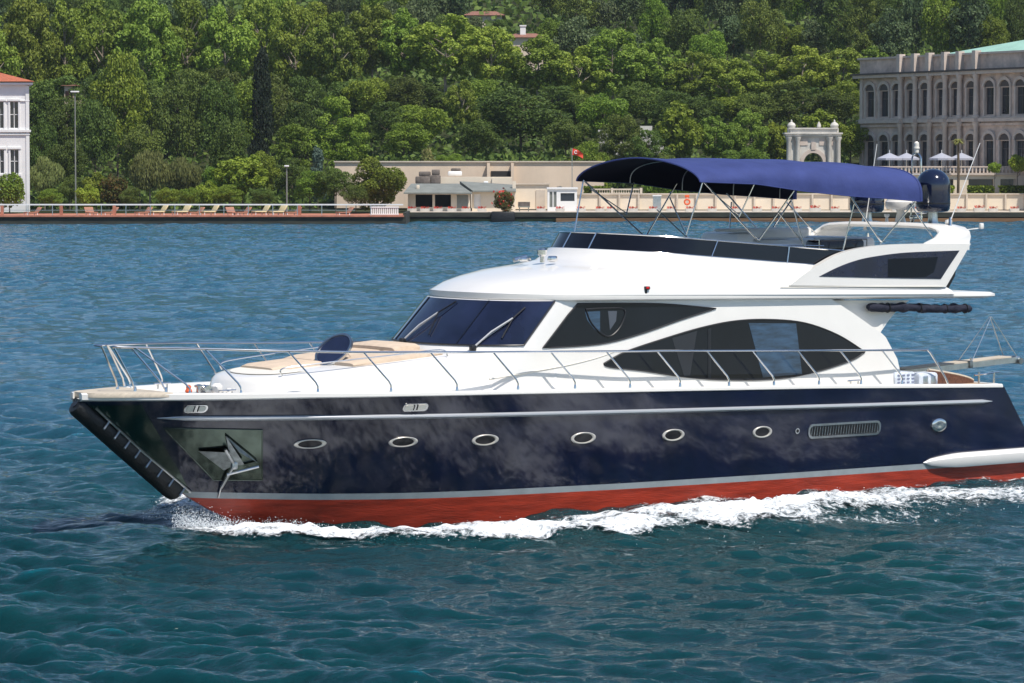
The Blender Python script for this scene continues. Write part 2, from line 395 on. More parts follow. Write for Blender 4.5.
# portholes
PH = [(310, 444, .57, .155), (403, 442, .56, .17), (485, 440, .55, .185), (583, 438, .54, .195), (673, 435, .52, .20), (762, 432, .47, .20)]
def hull_ellipse(uc, zc, a, b, off, sg, n=36):
    return [HP(uc+a*cos(2*pi*j/n), zc+b*sin(2*pi*j/n), off, sg) for j in range(n)]
for sg in (1, -1):
    for px, py, wd, ht in PH:
        u, z = hullpx(px, py); a, b = wd/2, ht/2*1.15
        mb = MB(); n = 36
        prof = [(1.04, -.004), (1.04, .020), (.95, .030), (.82, .026), (.77, .006), (.77, -.01)]
        mb.rings([hull_ellipse(u, z, a*k, b*k-(1-k)*0.0, o, sg) for k, o in prof], caps=False)
        ph = mb.build('porthole', M['rim'], boat)
        g = MB(); g.rings([hull_ellipse(u, z, a*.775, b*.775, .003, sg), hull_ellipse(u, z, a*.775, b*.775, .006, sg)])
        g.build('glass', M['smoke'], ph)
# engine air grille
def hull_round_rect(uc, zc, a, b, off, r, sg, n=6):
    P = []
    for cx, cy, a0 in ((a-r, b-r, 0), (-a+r, b-r, 90), (-a+r, -b+r, 180), (a-r, -b+r, 270)):
        for j in range(n+1):
            an = radians(a0+90*j/n); P.append(HP(uc+cx+r*cos(an), zc+cy+r*sin(an), off, sg))
    return P
for sg in (1, -1):
    u0, za = hullpx(808, 430); u1, zb = hullpx(880, 429); uc = (u0+u1)/2; zc = (za+zb)/2; a = (u1-u0)/2; b = .15
    mb = MB(); mb.rings([hull_round_rect(uc, zc, a, b, -.004, .12, sg), hull_round_rect(uc, zc, a, b, .022, .12, sg), hull_round_rect(uc, zc, a-.04, b-.04, .024, .09, sg), hull_round_rect(uc, zc, a-.045, b-.045, .002, .085, sg)], caps=False)
    gr = mb.build('air_grille', M['steel_rough'], boat)
    g = MB(); g.rings([hull_round_rect(uc, zc, a-.045, b-.045, .003, .08, sg), hull_round_rect(uc, zc, a-.045, b-.045, .006, .08, sg)]); g.build('backing', M['black'], gr)
    g = MB()
    for k in range(26):
        uu = uc-a+.09+(2*a-.18)*k/25
        g.tube([HP(uu, zc-b+.05, .014, sg), HP(uu+.012, zc+b-.05, .014, sg)], .0085, 5)
    g.build('louvres', M['steel'], gr)
    u, z = hullpx(797, 431); mb = MB(); mb.rings([hull_ellipse(u, z, .055, .06, o, sg, 16) for o in (-.002, .02)]); hp_ = mb.build('exhaust_outlet', M['steel'], boat)
    mb = MB(); mb.rings([hull_ellipse(u, z, .032, .036, o, sg, 12) for o in (.021, .024)]); mb.build('opening', M['black'], hp_)
    u, z = hullpx(937, 425); mb = MB(); mb.rings([hull_ellipse(u, z, .19*k, .14*k, o, sg, 24) for k, o in ((1, -.003), (1, .03), (.8, .05), (.45, .055), (.2, .045))]); mb.build('stern_hawse', M['steel'], boat)
    # bow lights/fairleads in the hull side
    for px, py, wd, ht in ((195.5, 409, .40, .15), (415, 407.5, .52, .15)):
        u, z = hullpx(px, py); mb = MB(); mb.rings([hull_round_rect(u, z, wd/2, ht/2, o, ht/2*.95, sg) for o in (-.003, .02)]); fl = mb.build('fairlead', M['steel'], boat)
        mb = MB()
        for s2 in (-1, 1): mb.rings([hull_round_rect(u+s2*wd*.24, z, wd*.17, ht*.34, o, ht*.3, sg, 4) for o in (.021, .028)])
        mb.build('opening', M['lens'], fl)
        for s2 in (-1, 1): mb = MB(); mb.tube([HP(u+s2*.035, z-.05, .03, sg), HP(u+s2*.035, z+.05, .03, sg)], .011, 6); mb.build('roller', M['black'], fl)
# stem guard plate
for sg in (1, -1):
    mb = MB(); rings = []
    for t in np.linspace(0, 1, 22):
        zt = 2.36-t*1.75
        # u of stem at this height
        ua = np.interp(-zt, [-2.40, -1.42, -.52], [0.0, 1.15, 2.3]); wid = .80*(1-t)**.8+.10
        rings.append([HP(ua+.02+wid*k/6, max(zt, zl(ua+.02+wid*k/6)+.01), .006, sg) for k in range(7)])
    mb.rings(rings, caps=False, closed=False); mb.build('stem_guard', M['plate'], boat)
# anchor pocket plate and anchor (port and starboard)
for sg in (1, -1):
    C4 = [hullpx(163, 428), hullpx(262, 430), hullpx(262, 480), hullpx(213, 480)]
    mb = MB(); n = 10; g0 = []
    for j in range(n+1):
        row = []
        for i in range(n+1):
            s, t = i/n, j/n
            a = [C4[0][q]*(1-s)+C4[1][q]*s for q in (0, 1)]; b = [C4[3][q]*(1-s)+C4[2][q]*s for q in (0, 1)]
            row.append(HP(a[0]*(1-t)+b[0]*t, a[1]*(1-t)+b[1]*t, .012, sg))
        g0.append(row)
    mb.rings(g0, caps=False, closed=False)
    edge = [g0[0][i] for i in range(n+1)]+[g0[j][n] for j in range(1, n+1)]+[g0[n][i] for i in range(n-1, -1, -1)]+[g0[j][0] for j in range(n-1, 0, -1)]
    mb.tube(edge, .014, 6, closed=True)
    mb.build('anchor_plate', M['plate_b'], boat)
    def hq(px, py, off):
        u, z = hullpx(px, py); return HP(u, z, off, sg)
    # anchor built in pixels of its port view, standing proud of the plate
    mb = MB()
    A = hq(228, 466, .10); T1 = hq(197, 451, .05); T2 = hq(224, 436, .05); B2 = hq(255, 462, .06)
    S0 = hq(223, 474, .15); S1 = hq(255, 466, .14)
    def fluke(p, q, r_, th):
        p, q, r_ = Vector(p), Vector(q), Vector(r_); nn = Vector((0, -sg*1.0, 0))*th
        mb.add([p, q, r_, p+nn, q+nn, r_+nn], [(0, 1, 2), (5, 4, 3), (0, 3, 4, 1), (1, 4, 5, 2), (2, 5, 3, 0)])
    fluke(T1, A, hq(226, 452, .13), .035); fluke(T1, hq(222, 470, .05), A, .03)
    fluke(T2, B2, hq(235, 452, .15), .035); fluke(T2, A, hq(240, 464, .13), .03)
    an = mb.build('anchor', M['dark_metal'], boat)
    mb = MB(); mb.tube([hq(222, 449, .12), hq(230, 464, .16), hq(219, 487, .10)], .030, 8); mb.tube([S0, S1], .028, 8); mb.box(hq(230, 465, .15), (.12, .10, .14), bev=.02); mb.tube([hq(219, 485, .09), hq(217, 497, .05)], .02, 6)
    mb.build('shank', M['steel_rough'], an)
# big black rubber stem fender with its bracket
T0 = Vector(L(.0, 0, 2.40)); T1 = Vector(L(2.16, 0, .62)); dr = (T1-T0).normalized(); nrm = Vector((dr.z, 0, -dr.x)).normalized()
if nrm.z > 0: nrm = -nrm
mb = MB(); pp = []
for k, r_ in ((0, .10), (.005, .165), (.02, .19), (.5, .20), (.94, .20), (.98, .18), (1, .12)): pp.append((T0+(T1-T0)*k+nrm*.02, r_))
rings = []
for p, r_ in pp: rings.append([p+Vector((0, 1, 0))*(r_*cos(2*pi*j/18))+nrm*(r_*1.1*sin(2*pi*j/18)) for j in range(18)])
mb.rings(rings); fe = mb.build('stem_fender', M['rubber'], boat)
mb = MB(); c = T0+nrm*.02-dr*.004
mb.rings([[c+Vector((0, 1, 0))*(.09*cos(2*pi*j/14))+nrm*(.09*sin(2*pi*j/14))-dr*k for j in range(14)] for k in (-.01, .012)]); mb.build('fender_bore', M['black'], fe)
mb = MB()
def stem_u(z): return float(np.interp(-z, [-2.40, -1.42, -.52], [0.0, 1.15, 2.3]))
for sg in (1, -1):
    zz_ = np.linspace(2.30, .62, 12); mb.tube([HP(stem_u(z)+.16, z, .03, sg) for z in zz_], .026, 6)
    for z in np.linspace(2.05, .72, 8):
        p = Vector(HP(stem_u(z)+.16, z, .03, sg)); mb.tube([p, p+Vector((-.16, -sg*.07, -.14))], .022, 6)
mb.build('fender_bracket', M['steel_rough'], boat)

# ---- superstructure lofts
def outline(w, uf, r, hw, ua, hwa=None, k=0.0, u0=10, n=18, p=2.3, ra=0.0, m=10):
    hwa = hwa or hw; P = []
    half = []
    for j in range(n+1):
        a = pi/2*j/n; half.append((uf+r*(1-abs(cos(a))**(2/p)), hw*abs(sin(a))**(2/p)))
    for j in range(1, m+1): t = j/m; half.append((uf+r+(ua-uf-r)*t, hw+(hwa-hw)*t))
    if ra:
        half[-1] = (ua-ra, hwa); half.append((ua-ra*.3, hwa-ra*.25)); half.append((ua, hwa-ra))
    L1 = [(u, v) for u, v in half]; L2 = [(u, -v) for u, v in half[1:]][::-1]
    return [L(u, v, w-k*(u-u0)) for u, v in L2+L1]
def loft(name, levels, m, parent, autos=32):
    mb = MB(); mb.rings([outline(**l) for l in levels]); o = mb.build(name, m, parent, autos=autos); fix_normals(o); return o
D_ = dict
# foredeck trunk
trunk = loft('foredeck_trunk', [D_(w=2.36, uf=3.1, r=1.0, hw=1.40, ua=9.4, hwa=2.12, u0=3), D_(w=2.66, uf=3.2, r=1.0, hw=1.34, ua=9.4, hwa=2.06, k=-.05, u0=3),
    D_(w=2.73, uf=3.27, r=1.0, hw=1.28, ua=9.4, hwa=2.0, k=-.075, u0=3), D_(w=2.76, uf=3.4, r=1.0, hw=1.18, ua=9.4, hwa=1.9, k=-.08, u0=3)], M['gel'], boat)
# deckhouse
def side_v(w): return 2.05-.055*(w-3.24)
house = loft('deckhouse', [D_(w=2.12, uf=6.9, r=1.9, hw=side_v(2.12), ua=18.35), D_(w=2.7, uf=7.1, r=1.8, hw=side_v(2.7), ua=18.2), D_(w=3.16, uf=7.42, r=1.55, hw=side_v(3.16), ua=17.9),
    D_(w=3.24, uf=7.52, r=1.5, hw=side_v(3.24), ua=17.8), D_(w=3.7, uf=7.975, r=1.4225, hw=side_v(3.7), ua=17.0), D_(w=4.13, uf=8.4, r=1.35, hw=side_v(4.13), ua=16.2)], M['gel'], boat)
# windscreen
def ws_strip(w, j0, j1, off, nn=44):
    t = (w-3.24)/(4.13-3.24); uf = 7.52+.88*t; r = 1.5-.15*t; hw = 2.05-.049*t; P = []
    for j in range(nn+1):
        a = j0+(j1-j0)*j/nn; s = 1 if a >= 0 else -1; aa = abs(a)*pi/2
        u = uf+r*(1-abs(cos(aa))**(2/2.3)); v = s*hw*sin(aa)**(2/2.3)
        P.append(L(u-off*cos(aa), v+s*off*sin(aa), w+off*.6))
    return P
mb = MB(); rows = []
for q, w_ in enumerate(np.linspace(3.27, 4.11, 8)): rows.append(ws_strip(w_, -.86, .868+.02*q/7, .012))
mb.rings(rows, caps=False, closed=False); wsn = mb.build('windscreen', M['glass_blue'], boat, autos=60)
mb = MB(); b = ws_strip(3.27, -.86, .868, .02); t_ = ws_strip(4.11, -.86, .888, .02)
mb.tube(b, .016, 6); mb.tube([b[-1], t_[-1]], .016, 6); mb.tube([b[0], t_[0]], .016, 6); mb.build('window_seal', M['black'], wsn)
for a in (-.30, .32): mb = MB(); mb.tube([ws_strip(3.27, a, a+.01, .018, 1)[0], ws_strip(4.11, a, a+.01, .018, 1)[0]], .012, 6); mb.build('mullion', M['smoke'], wsn)
# wipers:  arms from the base of the screen
def wpt(px, py, off=.06):
    # intersect with the raked screen surface: search over v
    best = None
    for a in np.linspace(-.85, .95, 260):
        for w_ in np.linspace(3.2, 4.1, 46):
            t = (w_-3.24)/.89; uf = 7.52+.88*t; r = 1.5-.15*t; hw = 2.05-.049*t; s = 1 if a >= 0 else -1; aa = abs(a)*pi/2
            u = uf+r*(1-abs(cos(aa))**(2/2.3)); v = s*hw*sin(aa)**(2/2.3)
            W_ = BO+Vector(u*BU+v*BV)+Vector((0, 0, w_)); y = W_.y*cos(TILT)-(W_.z-CH)*sin(TILT); z = (W_.z-CH)*cos(TILT)+W_.y*sin(TILT)
            e = (512+F*W_.x/y-px)**2+(341.5-F*z/y-py)**2
            if best is None or e < best[0]: best = (e, u, v, w_, s, aa)
    _, u, v, w_, s, aa = best
    return Vector(L(u-off*cos(aa), v+s*off*sin(aa), w_+off*.6))
for (base, mid, tip, low) in (((405, 342), (441, 314), (458, 302), (430, 336)), ((473, 349), (513, 320), (525, 308), (502, 339))):
    B, Mi, Ti, Lo = wpt(*base, .05), wpt(*mid), wpt(*tip, .035), wpt(*low, .035)
    mb = MB(); mb.tube([B, (B+Mi)/2+Vector((-.03, 0, .03)), Mi], .020, 6); mb.tube([B+Vector((0, .05, -.01)), Mi+Vector((0, .03, -.02))], .009, 6); wp = mb.build('wiper', M['wiper'], boat)
    mb = MB(); mb.tube([Lo, Mi, Ti], .016, 6); mb.build('blade', M['black'], wp)
    mb = MB(); mb.box(B, (.12, .12, .12), bev=.03); mb.build('motor', M['black'], wp)
# side windows as glass on the deckhouse side
def side_panel(name, pxs, m, off0, off1, parent, sgs=(1, -1), vf=side_v, smooth_k=0):
    out = []
    for sg in sgs:
        pts = []
        for px, py in pxs:
            v = 1.95
            for _ in range(12): p = hitb(px, py, (0, 1, 0), v); v = vf(p[2])+(off0+off1)/2
            pts.append((p[0], p[2]))
        mb = MB(); mb.prism(pts, lambda u, w_: L(u, sg*(vf(w_)+off0), w_), lambda u, w_: L(u, sg*(vf(w_)+off1), w_))
        o = mb.build(name, m, parent); fix_normals(o); out.append(o)
    return out
def sp2(P, k=5): return [(p.x, p.y) for p in smoothpts([(a, b, 0) for a, b in P], k)]
W1 = [(543, 348), (556, 331), (568, 315), (578, 303.5)]+sp2([(578, 303.5), (620, 303.3), (665, 304), (716, 308.5)])[1:]+sp2([(716, 308.5), (680, 320), (640, 334), (600, 344), (543, 348)])[1:-1]
W2 = sp2([(604, 363.5), (625, 352), (660, 340), (700, 328), (735, 321), (770, 319.5), (805, 323), (838, 335), (865, 352)])+sp2([(865, 352), (850, 361), (815, 372), (780, 378.5), (735, 380), (690, 377.5), (645, 371), (610, 367), (604, 363.5)])[1:-1]
def grow(P, k):
    cx = sum(p[0] for p in P)/len(P); cy = sum(p[1] for p in P)/len(P); return [(cx+(x-cx)*(1+k*.35), cy+(y-cy)*(1+k)) for x, y in P]
w1 = side_panel('side_window', W1, M['glass'], -.002, .012, boat); w2 = side_panel('side_window', W2, M['glass'], -.002, .012, boat)
for o in w2: o['label'] = 'long eye shaped side window'
for o in w1: o['label'] = 'pointed forward side window'
E2 = W2
for P, par, dx in ((W2, w2, 0), (W1, w1, 0)):
    for sg, o in zip((1, -1), par):
        pts = []
        for px, py in P:
            v = 1.95
            for _ in range(12): p = hitb(px, py, (0, 1, 0), v); v = side_v(p[2])+.01
            pts.append(L(p[0], sg*(side_v(p[2])+.010), p[2]))
        mb = MB(); mb.tube(pts, .016, 6, closed=True); mb.build('window_seal', M['black'], o)
for sg, o in zip((1, -1), w2):    # the bright pane through which the sea shows, and mullions
    side_panel('clear_pane', [(748.5, 323), (796, 323.5), (802, 374), (763, 377.5)], M['glass_view'], .012, .018, o, (sg,))
    side_panel('mullion', [(708, 329), (711, 328), (711, 378), (708, 378)], M['black'], .012, .02, o, (sg,))
    side_panel('inner_curtain', [(672, 338), (697, 331), (690, 376), (684, 376)], mat('grey_curtain', (.02, .021, .026), .3) if sg > 0 else bpy.data.materials['grey_curtain'], .012, .016, o, (sg,))
for sg, o in zip((1, -1), w1):    # opening D-shaped port inside the forward window
    D1 = sp2([(582, 309), (600, 308), (620, 309), (618, 322), (611, 332), (603, 336), (594, 331), (586, 321), (582, 309)], 4)
    pts = []
    for px, py in D1[:-1]:
        p = hitb(px, py, (0, 1, 0), 1.9); pts.append(L(p[0], sg*(side_v(p[2])+.02), p[2]))
    mb = MB(); mb.tube(pts, .016, 6, closed=True); mb.build('opening_port', M['black'], o)
    side_panel('clear_pane', [(585, 312), (600, 311), (600, 333), (594, 329), (587, 320)], M['glass_view'], .012, .016, o, (sg,))
    side_panel('clear_pane', [(608, 311), (617, 311), (616, 321), (610, 330)], M['locker'] if False else mat('port_screen', (.07, .08, .10), .3) if sg > 0 else bpy.data.materials['port_screen'], .012, .016, o, (sg,))
# raised cream line on the side and scooped aft wings beside the cockpit
for sg in (1, -1):
    P = []
    for px, py in ((487, 379), (520, 373), (560, 366), (590, 359), (612, 352)):
        p = hitb(px, py, (0, 1, 0), 2.0); P.append(L(p[0], sg*(side_v(p[2])+.004), p[2]))
    mb = MB(); mb.tube(smoothpts(P), .02, 6, r2=.008); mb.build('side_line', M['gel_warm'], boat)
    wing = [(790, 300.5), (826, 300.5), (852, 314), (880, 332), (879, 342), (884, 349), (889, 357), (894, 370), (899, 388), (870, 388), (790, 388)]
    pts = [UW(px, py, 2.03) for px, py in wing]
    mb = MB(); mb.prism(pts, lambda u, w_: L(u, sg*(side_v(w_)-.10), w_), lambda u, w_: L(u, sg*(side_v(w_)-.006), w_)); o = mb.build('cockpit_wing', M['gel'], boat); fix_normals(o)
    inner = [(800, 300.5), (912, 300.5), (900, 310), (890, 322), (883, 332), (880, 342), (800, 345)]
    pts = [UW(px, py, 1.9) for px, py in inner]
    mb = MB(); mb.prism(pts, lambda u, w_: L(u, sg*(1.84-.03*(w_-3)), w_), lambda u, w_: L(u, sg*(1.74-.03*(w_-3)), w_)); o = mb.build('inner_wing', M['gel'], boat); fix_normals(o)
# flybridge body
loft('flybridge', [D_(w=4.085, uf=8.46, r=1.7, hw=2.0, ua=21.0, hwa=1.98, k=.016, ra=.35), D_(w=4.13, uf=8.42, r=1.75, hw=2.12, ua=21.12, hwa=2.1, k=.016, ra=.35),
    D_(w=4.19, uf=8.42, r=1.75, hw=2.135, ua=21.12, hwa=2.1, k=.017, ra=.35), D_(w=4.235, uf=8.42, r=1.75, hw=2.13, ua=21.02, hwa=2.08, k=.018, ra=.35)], M['gel'], boat)
loft('flybridge_coaming', [D_(w=4.22, uf=8.42, r=1.75, hw=2.135, ua=19.75, k=.02), D_(w=4.38, uf=8.72, r=1.9, hw=2.115, ua=19.68, k=.028), D_(w=4.50, uf=9.1, r=1.9, hw=2.08, ua=19.6, k=.036), D_(w=4.64, uf=9.66, r=1.95, hw=2.06, ua=19.55, k=.048),
    D_(w=4.77, uf=10.4, r=1.9, hw=2.03, ua=19.5, k=.06), D_(w=4.90, uf=10.95, r=1.8, hw=2.00, ua=19.5, k=.072), D_(w=5.02, uf=11.2, r=1.7, hw=1.97, ua=19.5, k=.076, u0=10.6), D_(w=5.10, uf=11.3, r=1.6, hw=1.94, ua=19.5, k=.078, u0=11), D_(w=5.11, uf=11.4, r=1.5, hw=1.88, ua=19.5, k=.078, u0=11)], M['gel'], boat)
# wind deflector: smoked acrylic band with steel cap rail and struts
def defl(w, uf, hw, k, n=26):
    half = []; r = 1.6; ua = 16.9; u0 = 11.5
    for j in range(n+1):
        a = pi/2*j/n; half.append((uf+r*(1-abs(cos(a))**(2/2.3)), hw*abs(sin(a))**(2/2.3)))
    for j in range(1, 11): t = j/10; half.append((uf+r+(ua-uf-r)*t, hw))
    return [(u, v, w-k*(u-u0)) for u, v in [(u, -v) for u, v in half[1:]][::-1]+half]
b0 = defl(5.06, 11.36, 1.935, .078); b1 = defl(5.385, 11.56, 1.90, .078)
mb = MB(); o2 = lambda P, d: [L(u+d*.5, v*(1-d*.5), w_) for u, v, w_ in P]
mb.rings([o2(b0, 0), o2(b1, 0), o2(b1, .03), o2(b0, .03)], caps=False, closed=False)
wd = mb.build('wind_deflector', M['smoke'], boat, autos=50)
mb = MB(); mb.tube([L(u, v, w_+.012) for u, v, w_ in b1], .017, 6); mb.tube([L(*p) for p in b0], .012, 6); mb.build('cap_rail', M['steel'], wd)
mb = MB()
nb = len(b0)
def px_of(p):
    W_ = BO+Vector(p[0]*BU+p[1]*BV)+Vector((0, 0, p[2])); return 512+F*W_.x/(W_.y*cos(TILT)-(W_.z-CH)*sin(TILT))
SI = [min(range(len(b0)), key=lambda i: abs(px_of(b0[i])-q)+(50 if b0[i][1] < .3 else 0)) for q in (588, 706, 787)]
SI += [len(b0)-1-i for i in SI]
for i in SI:
    mb = MB(); mb.tube([L(b0[i][0]-.01, b0[i][1]*1.006, b0[i][2]), L(b1[i][0]-.01, b1[i][1]*1.006, b1[i][2])], .016, 6); mb.build('strut', M['steel'], wd)

# raised flybridge quarter with its dark window
WG = sp2([(790, 285.5), (806, 273), (821, 264), (838.6, 254.5), (858, 248.6), (883.5, 245.2), (917, 243.8), (971, 243.6)])+[(946, 287)]
WW = sp2([(819.5, 276.5), (838.6, 267), (858, 260), (877.7, 256), (907, 252.5), (959.7, 250.5)])+[(950, 265), (941, 279), (880, 278)]
for sg in (1, -1):
    pts = [UW(px, py, 2.13) for px, py in WG]; mb = MB(); mb.prism(pts, lambda u, w_: L(u, sg*2.128, w_), lambda u, w_: L(u, sg*1.98, w_)); o = mb.build('flybridge_quarter', M['gel'], boat); fix_normals(o)
    pts = [UW(px, py, 2.14) for px, py in WW]; mb = MB(); mb.prism(pts, lambda u, w_: L(u, sg*2.137, w_), lambda u, w_: L(u, sg*2.12, w_)); g = mb.build('quarter_window', M['glass_blue'], o); fix_normals(g)
    pts = [UW(px, py, 2.14) for px, py in ((888, 259), (938, 257), (934, 272), (926, 277), (888, 277))]; mb = MB(); mb.prism(pts, lambda u, w_: L(u, sg*2.142, w_), lambda u, w_: L(u, sg*2.137, w_)); g = mb.build('inner_shade', M['glass'], g); fix_normals(g)
    q = [UW(px, py, 2.05) for px, py in ((952, 276), (957, 262), (956, 276), (948, 291), (945, 291))]
    mb = MB(); mb.prism(q, lambda u, w_: L(u+.05, sg*1.97, w_), lambda u, w_: L(u+.05, sg*1.9, w_)); o = mb.build('dark_trim', M['black'], boat); fix_normals(o)
    P = [L(UW(px, py, 2.12)[0], sg*2.128, UW(px, py, 2.12)[1]) for px, py in ((793, 284), (850, 285), (945, 287))]
# seam lines
mb = MB(); mb.tube([L(15.0, 2.125, 4.27), L(17.2, 2.142, 4.235), L(19.4, 2.142, 4.19)], .008, 5); mb.build('moulding_seam', M['gel_warm'], boat)
# radar arch: a hoop across the boat
mb = MB(); rings = []
path = [(2.06, 4.95, 18.75, 20.22), (2.05, 5.12, 18.95, 20.24), (2.02, 5.22, 19.25, 20.30), (1.97, 5.31, 19.40, 20.32), (1.86, 5.385, 19.45, 20.30), (1.66, 5.43, 19.46, 20.22), (1.3, 5.45, 19.44, 20.12), (.7, 5.46, 19.42, 20.05), (0, 5.46, 19.42, 20.05)]
full = path+[(-a, b, c, d) for a, b, c, d in path[:-1]][::-1]
for i, (v, w_, u0, u1) in enumerate(full):
    p = full[max(i-1, 0)]; q = full[min(i+1, len(full)-1)]; tv, tw = q[0]-p[0], q[1]-p[1]; l = sqrt(tv*tv+tw*tw); nv, nw = -tw/l, tv/l
    if nw < 0 or (abs(nw) < .3 and nv*v < 0): nv, nw = -nv, -nw
    h = .05; r_ = .04
    sec = [(u0, 0), (u0+r_, h), ((u0+u1)/2, h*1.2), (u1-r_, h), (u1, 0), (u1-r_, -h), ((u0+u1)/2, -h*1.0), (u0+r_, -h)]
    rings.append([L(u, v+nv*d, w_+nw*d) for u, d in sec])
mb.rings(rings); o = mb.build('radar_arch', M['gel'], boat, autos=50); fix_normals(o)
# domes
def dome(v, u, base, r, h, lab):
    mb = MB(); prof = [(r*.55, 0), (r*.86, .015), (r*.97, .07), (r, .16)]+[(r, h-r*.95)]+[(r*cos(a), h-r*.95+r*.95*sin(a)) for a in np.linspace(.1, pi/2-.02, 10)]
    mb.lathe(prof, L(u, v, base), n=32); d = mb.build('satellite_dome', M['domenavy'], boat, autos=40); d['label'] = lab
    mb = MB(); mb.lathe([(.14, 5.44-base), (.12, 5.50-base), (.105, 5.60-base), (.105, -.0), (.2, .005)], L(u, v, base), n=20); mb.build('pedestal', M['steel_rough'], d)
    mb = MB(); mb.lathe([(r*1.004, .175), (r*1.008, .18), (r*1.008, .20), (r*1.004, .205)], L(u, v, base), n=32); mb.build('seam_ring', M['black'], d)
dome(1.02, 20.12, 5.74, .37, .93, 'larger near satellite dome'); dome(-1.22, 20.2, 5.70, .38, .62, 'low far satellite dome')
# radar scanner between the domes
mb = MB(); mb.lathe([(.05, 0), (.30, .02), (.33, .08), (.33, .17), (.28, .23), (.1, .26)], L(20.05, .05, 5.78), n=24); rd = mb.build('radar_scanner', M['gel'], boat)
mb = MB(); mb.lathe([(.15, -.36), (.13, -.3), (.08, -.1), (.1, 0)], L(20.05, .05, 5.80), n=14); mb.build('pedestal', M['gel'], rd)
mb = MB(); mb.tube([L(20.05, .4, 5.48), L(20.15, .5, 5.70), L(20.3, .62, 5.72)], .02, 6); mb.box(L(20.1, .5, 5.62), (.3, .12, .08), bev=.02); mb.build('horn', M['steel'], boat)
mb = MB(); mb.lathe([(.04, 0), (.03, .12), (.06, .16), (.06, .2)], L(20.1, -.45, 5.48), n=12); mb.build('gps_mushroom', M['gel'], boat)
# loop mast with its lamp
mb = MB(); zt = 6.62
P = [L(20.15, .62, 5.5), L(20.15, .60, 6.70)]+[L(20.15, .45+.15*cos(a), 6.86+.14*sin(a)) for a in np.linspace(0.1, pi-.1, 9)]+[L(20.15, .30, 6.70), L(20.15, .28, 5.5)]
mb.tube(P, .018, 7); mb.tube([L(20.15, .30, 6.55), L(20.15, .6, 6.55)], .012, 6); ms = mb.build('light_mast', M['steel'], boat)
mb = MB(); mb.lathe([(.03, 0), (.05, .02), (.05, .09), (.065, .1), (.065, .13), (.055, .14), (.055, .22), (.02, .26)], L(20.15, .45, 7.0), n=14); mb.build('masthead_lamp', M['gel_warm'], ms)
# whip antennas
for px0, py0, px1, py1, v in ((950, 222, 980, 143, 1.75), (869, 165, 877, 144, -.6)):
    a = UW(px0, py0, v); b = UW(px1, py1, v)
    if v < 0: a = (a[0]-.1, 5.46); 
    mb = MB(); mb.tube([L(a[0], v, a[1]), L(b[0], v, b[1])], .013, 6, r2=.007); wa = mb.build('whip_antenna', M['gel'], boat)
    mb = MB(); mb.lathe([(.05, -.12), (.035, -.08), (.03, .06), (.016, .1)], L(a[0], v, a[1]), n=10); mb.build('antenna_base', M['steel'], wa)
mb = MB(); mb.box(L(20.15, 1.5, 5.52), (.12, .1, .14), bev=.03); mb.lathe([(.03, 0), (.06, .04), (.05, .1)], L(20.0, 1.62, 5.48), n=10); mb.build('deck_light', M['gel'], boat)
# stern light bracket on arch corner
mb = MB(); mb.tube([L(20.25, 1.92, 5.37), L(20.55, 1.98, 5.40)], .015, 6); mb.box(L(20.62, 2.0, 5.45), (.1, .07, .13), bev=.02); mb.build('stern_light', M['gel'], boat)

# ---- canopy
edge = lerp_tab([(12.93, 6.42), (14.4, 6.37), (15.6, 6.22), (16.9, 6.11), (17.8, 6.06), (18.95, 5.98)])
ctr = lerp_tab([(12.93, 6.905), (14.6, 6.90), (16, 6.88), (17.3, 6.83), (18.4, 6.78), (18.95, 6.70)])
def cw(u, t, hwid=2.10, off=0.0):
    n = 1.75+1.7*min(1, max(0, (u-12.93)/2.2)); a = abs(t)
    th = a*pi/2; x = abs(sin(th))**(2/n); z = abs(cos(th))**(2/n)
    sag = -.04*sin((u-13.05)/6*pi*4)**2*(z)
    return L(u, (1 if t >= 0 else -1)*(hwid-off)*x, edge(u)+(ctr(u)-edge(u)-off)*z+sag)
mb = MB(); rows = []; us_ = list(np.linspace(12.93, 18.80, 46))
for u in us_: rows.append([cw(u, t) for t in np.linspace(-1, 1, 49)])
# turned-down aft end
for k, (du, f_) in enumerate(((.05, .985), (.08, .95), (.09, .88))): rows.append([(lambda p: (p[0]+du, p[1]*(1-.01*k), edge(18.80)+(p[2]-edge(18.80))*f_))(cw(18.80, t)) for t in np.linspace(-1, 1, 49)])
mb.rings(rows, caps=False, closed=False); cp = mb.build('sun_canopy', M['blue'], boat, autos=60)
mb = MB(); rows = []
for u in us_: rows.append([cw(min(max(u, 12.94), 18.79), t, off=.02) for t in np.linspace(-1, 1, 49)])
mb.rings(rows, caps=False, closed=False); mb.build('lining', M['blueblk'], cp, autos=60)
mb = MB()
for u in (12.93, 18.80): mb.tube([cw(u, t) for t in np.linspace(-1, 1, 33)], .018, 6)
mb.tube([cw(u, 1) for u in us_], .012, 6); mb.tube([cw(u, -1) for u in us_], .012, 6)
mb.build('piping', M['blue'], cp)
for u in (14.3, 15.7, 17.1, 18.4):
    mb = MB(); mb.tube([cw(u, t, off=.045) for t in np.linspace(-1, 1, 33)], .010, 6); mb.build('canopy_hoop', M['steel_rough'], boat)
def fr(px0, py0, px1, py1, r=.0155, vt=2.03, vb=1.90):
    a = UW(px0, py0, vt); b = UW(px1, py1, vb)
    for sg in (1, -1):
        mb = MB(); mb.tube([L(a[0], sg*vt, a[1]), L(b[0], sg*vb, b[1])], r, 7); mb.build('canopy_strut', M['steel'], boat)
fr(703, 181, 686, 235); fr(703, 181, 759, 241.5, .018); fr(754.5, 183.5, 739, 217); fr(798, 185, 759, 240, .018); fr(791, 199, 804, 247)
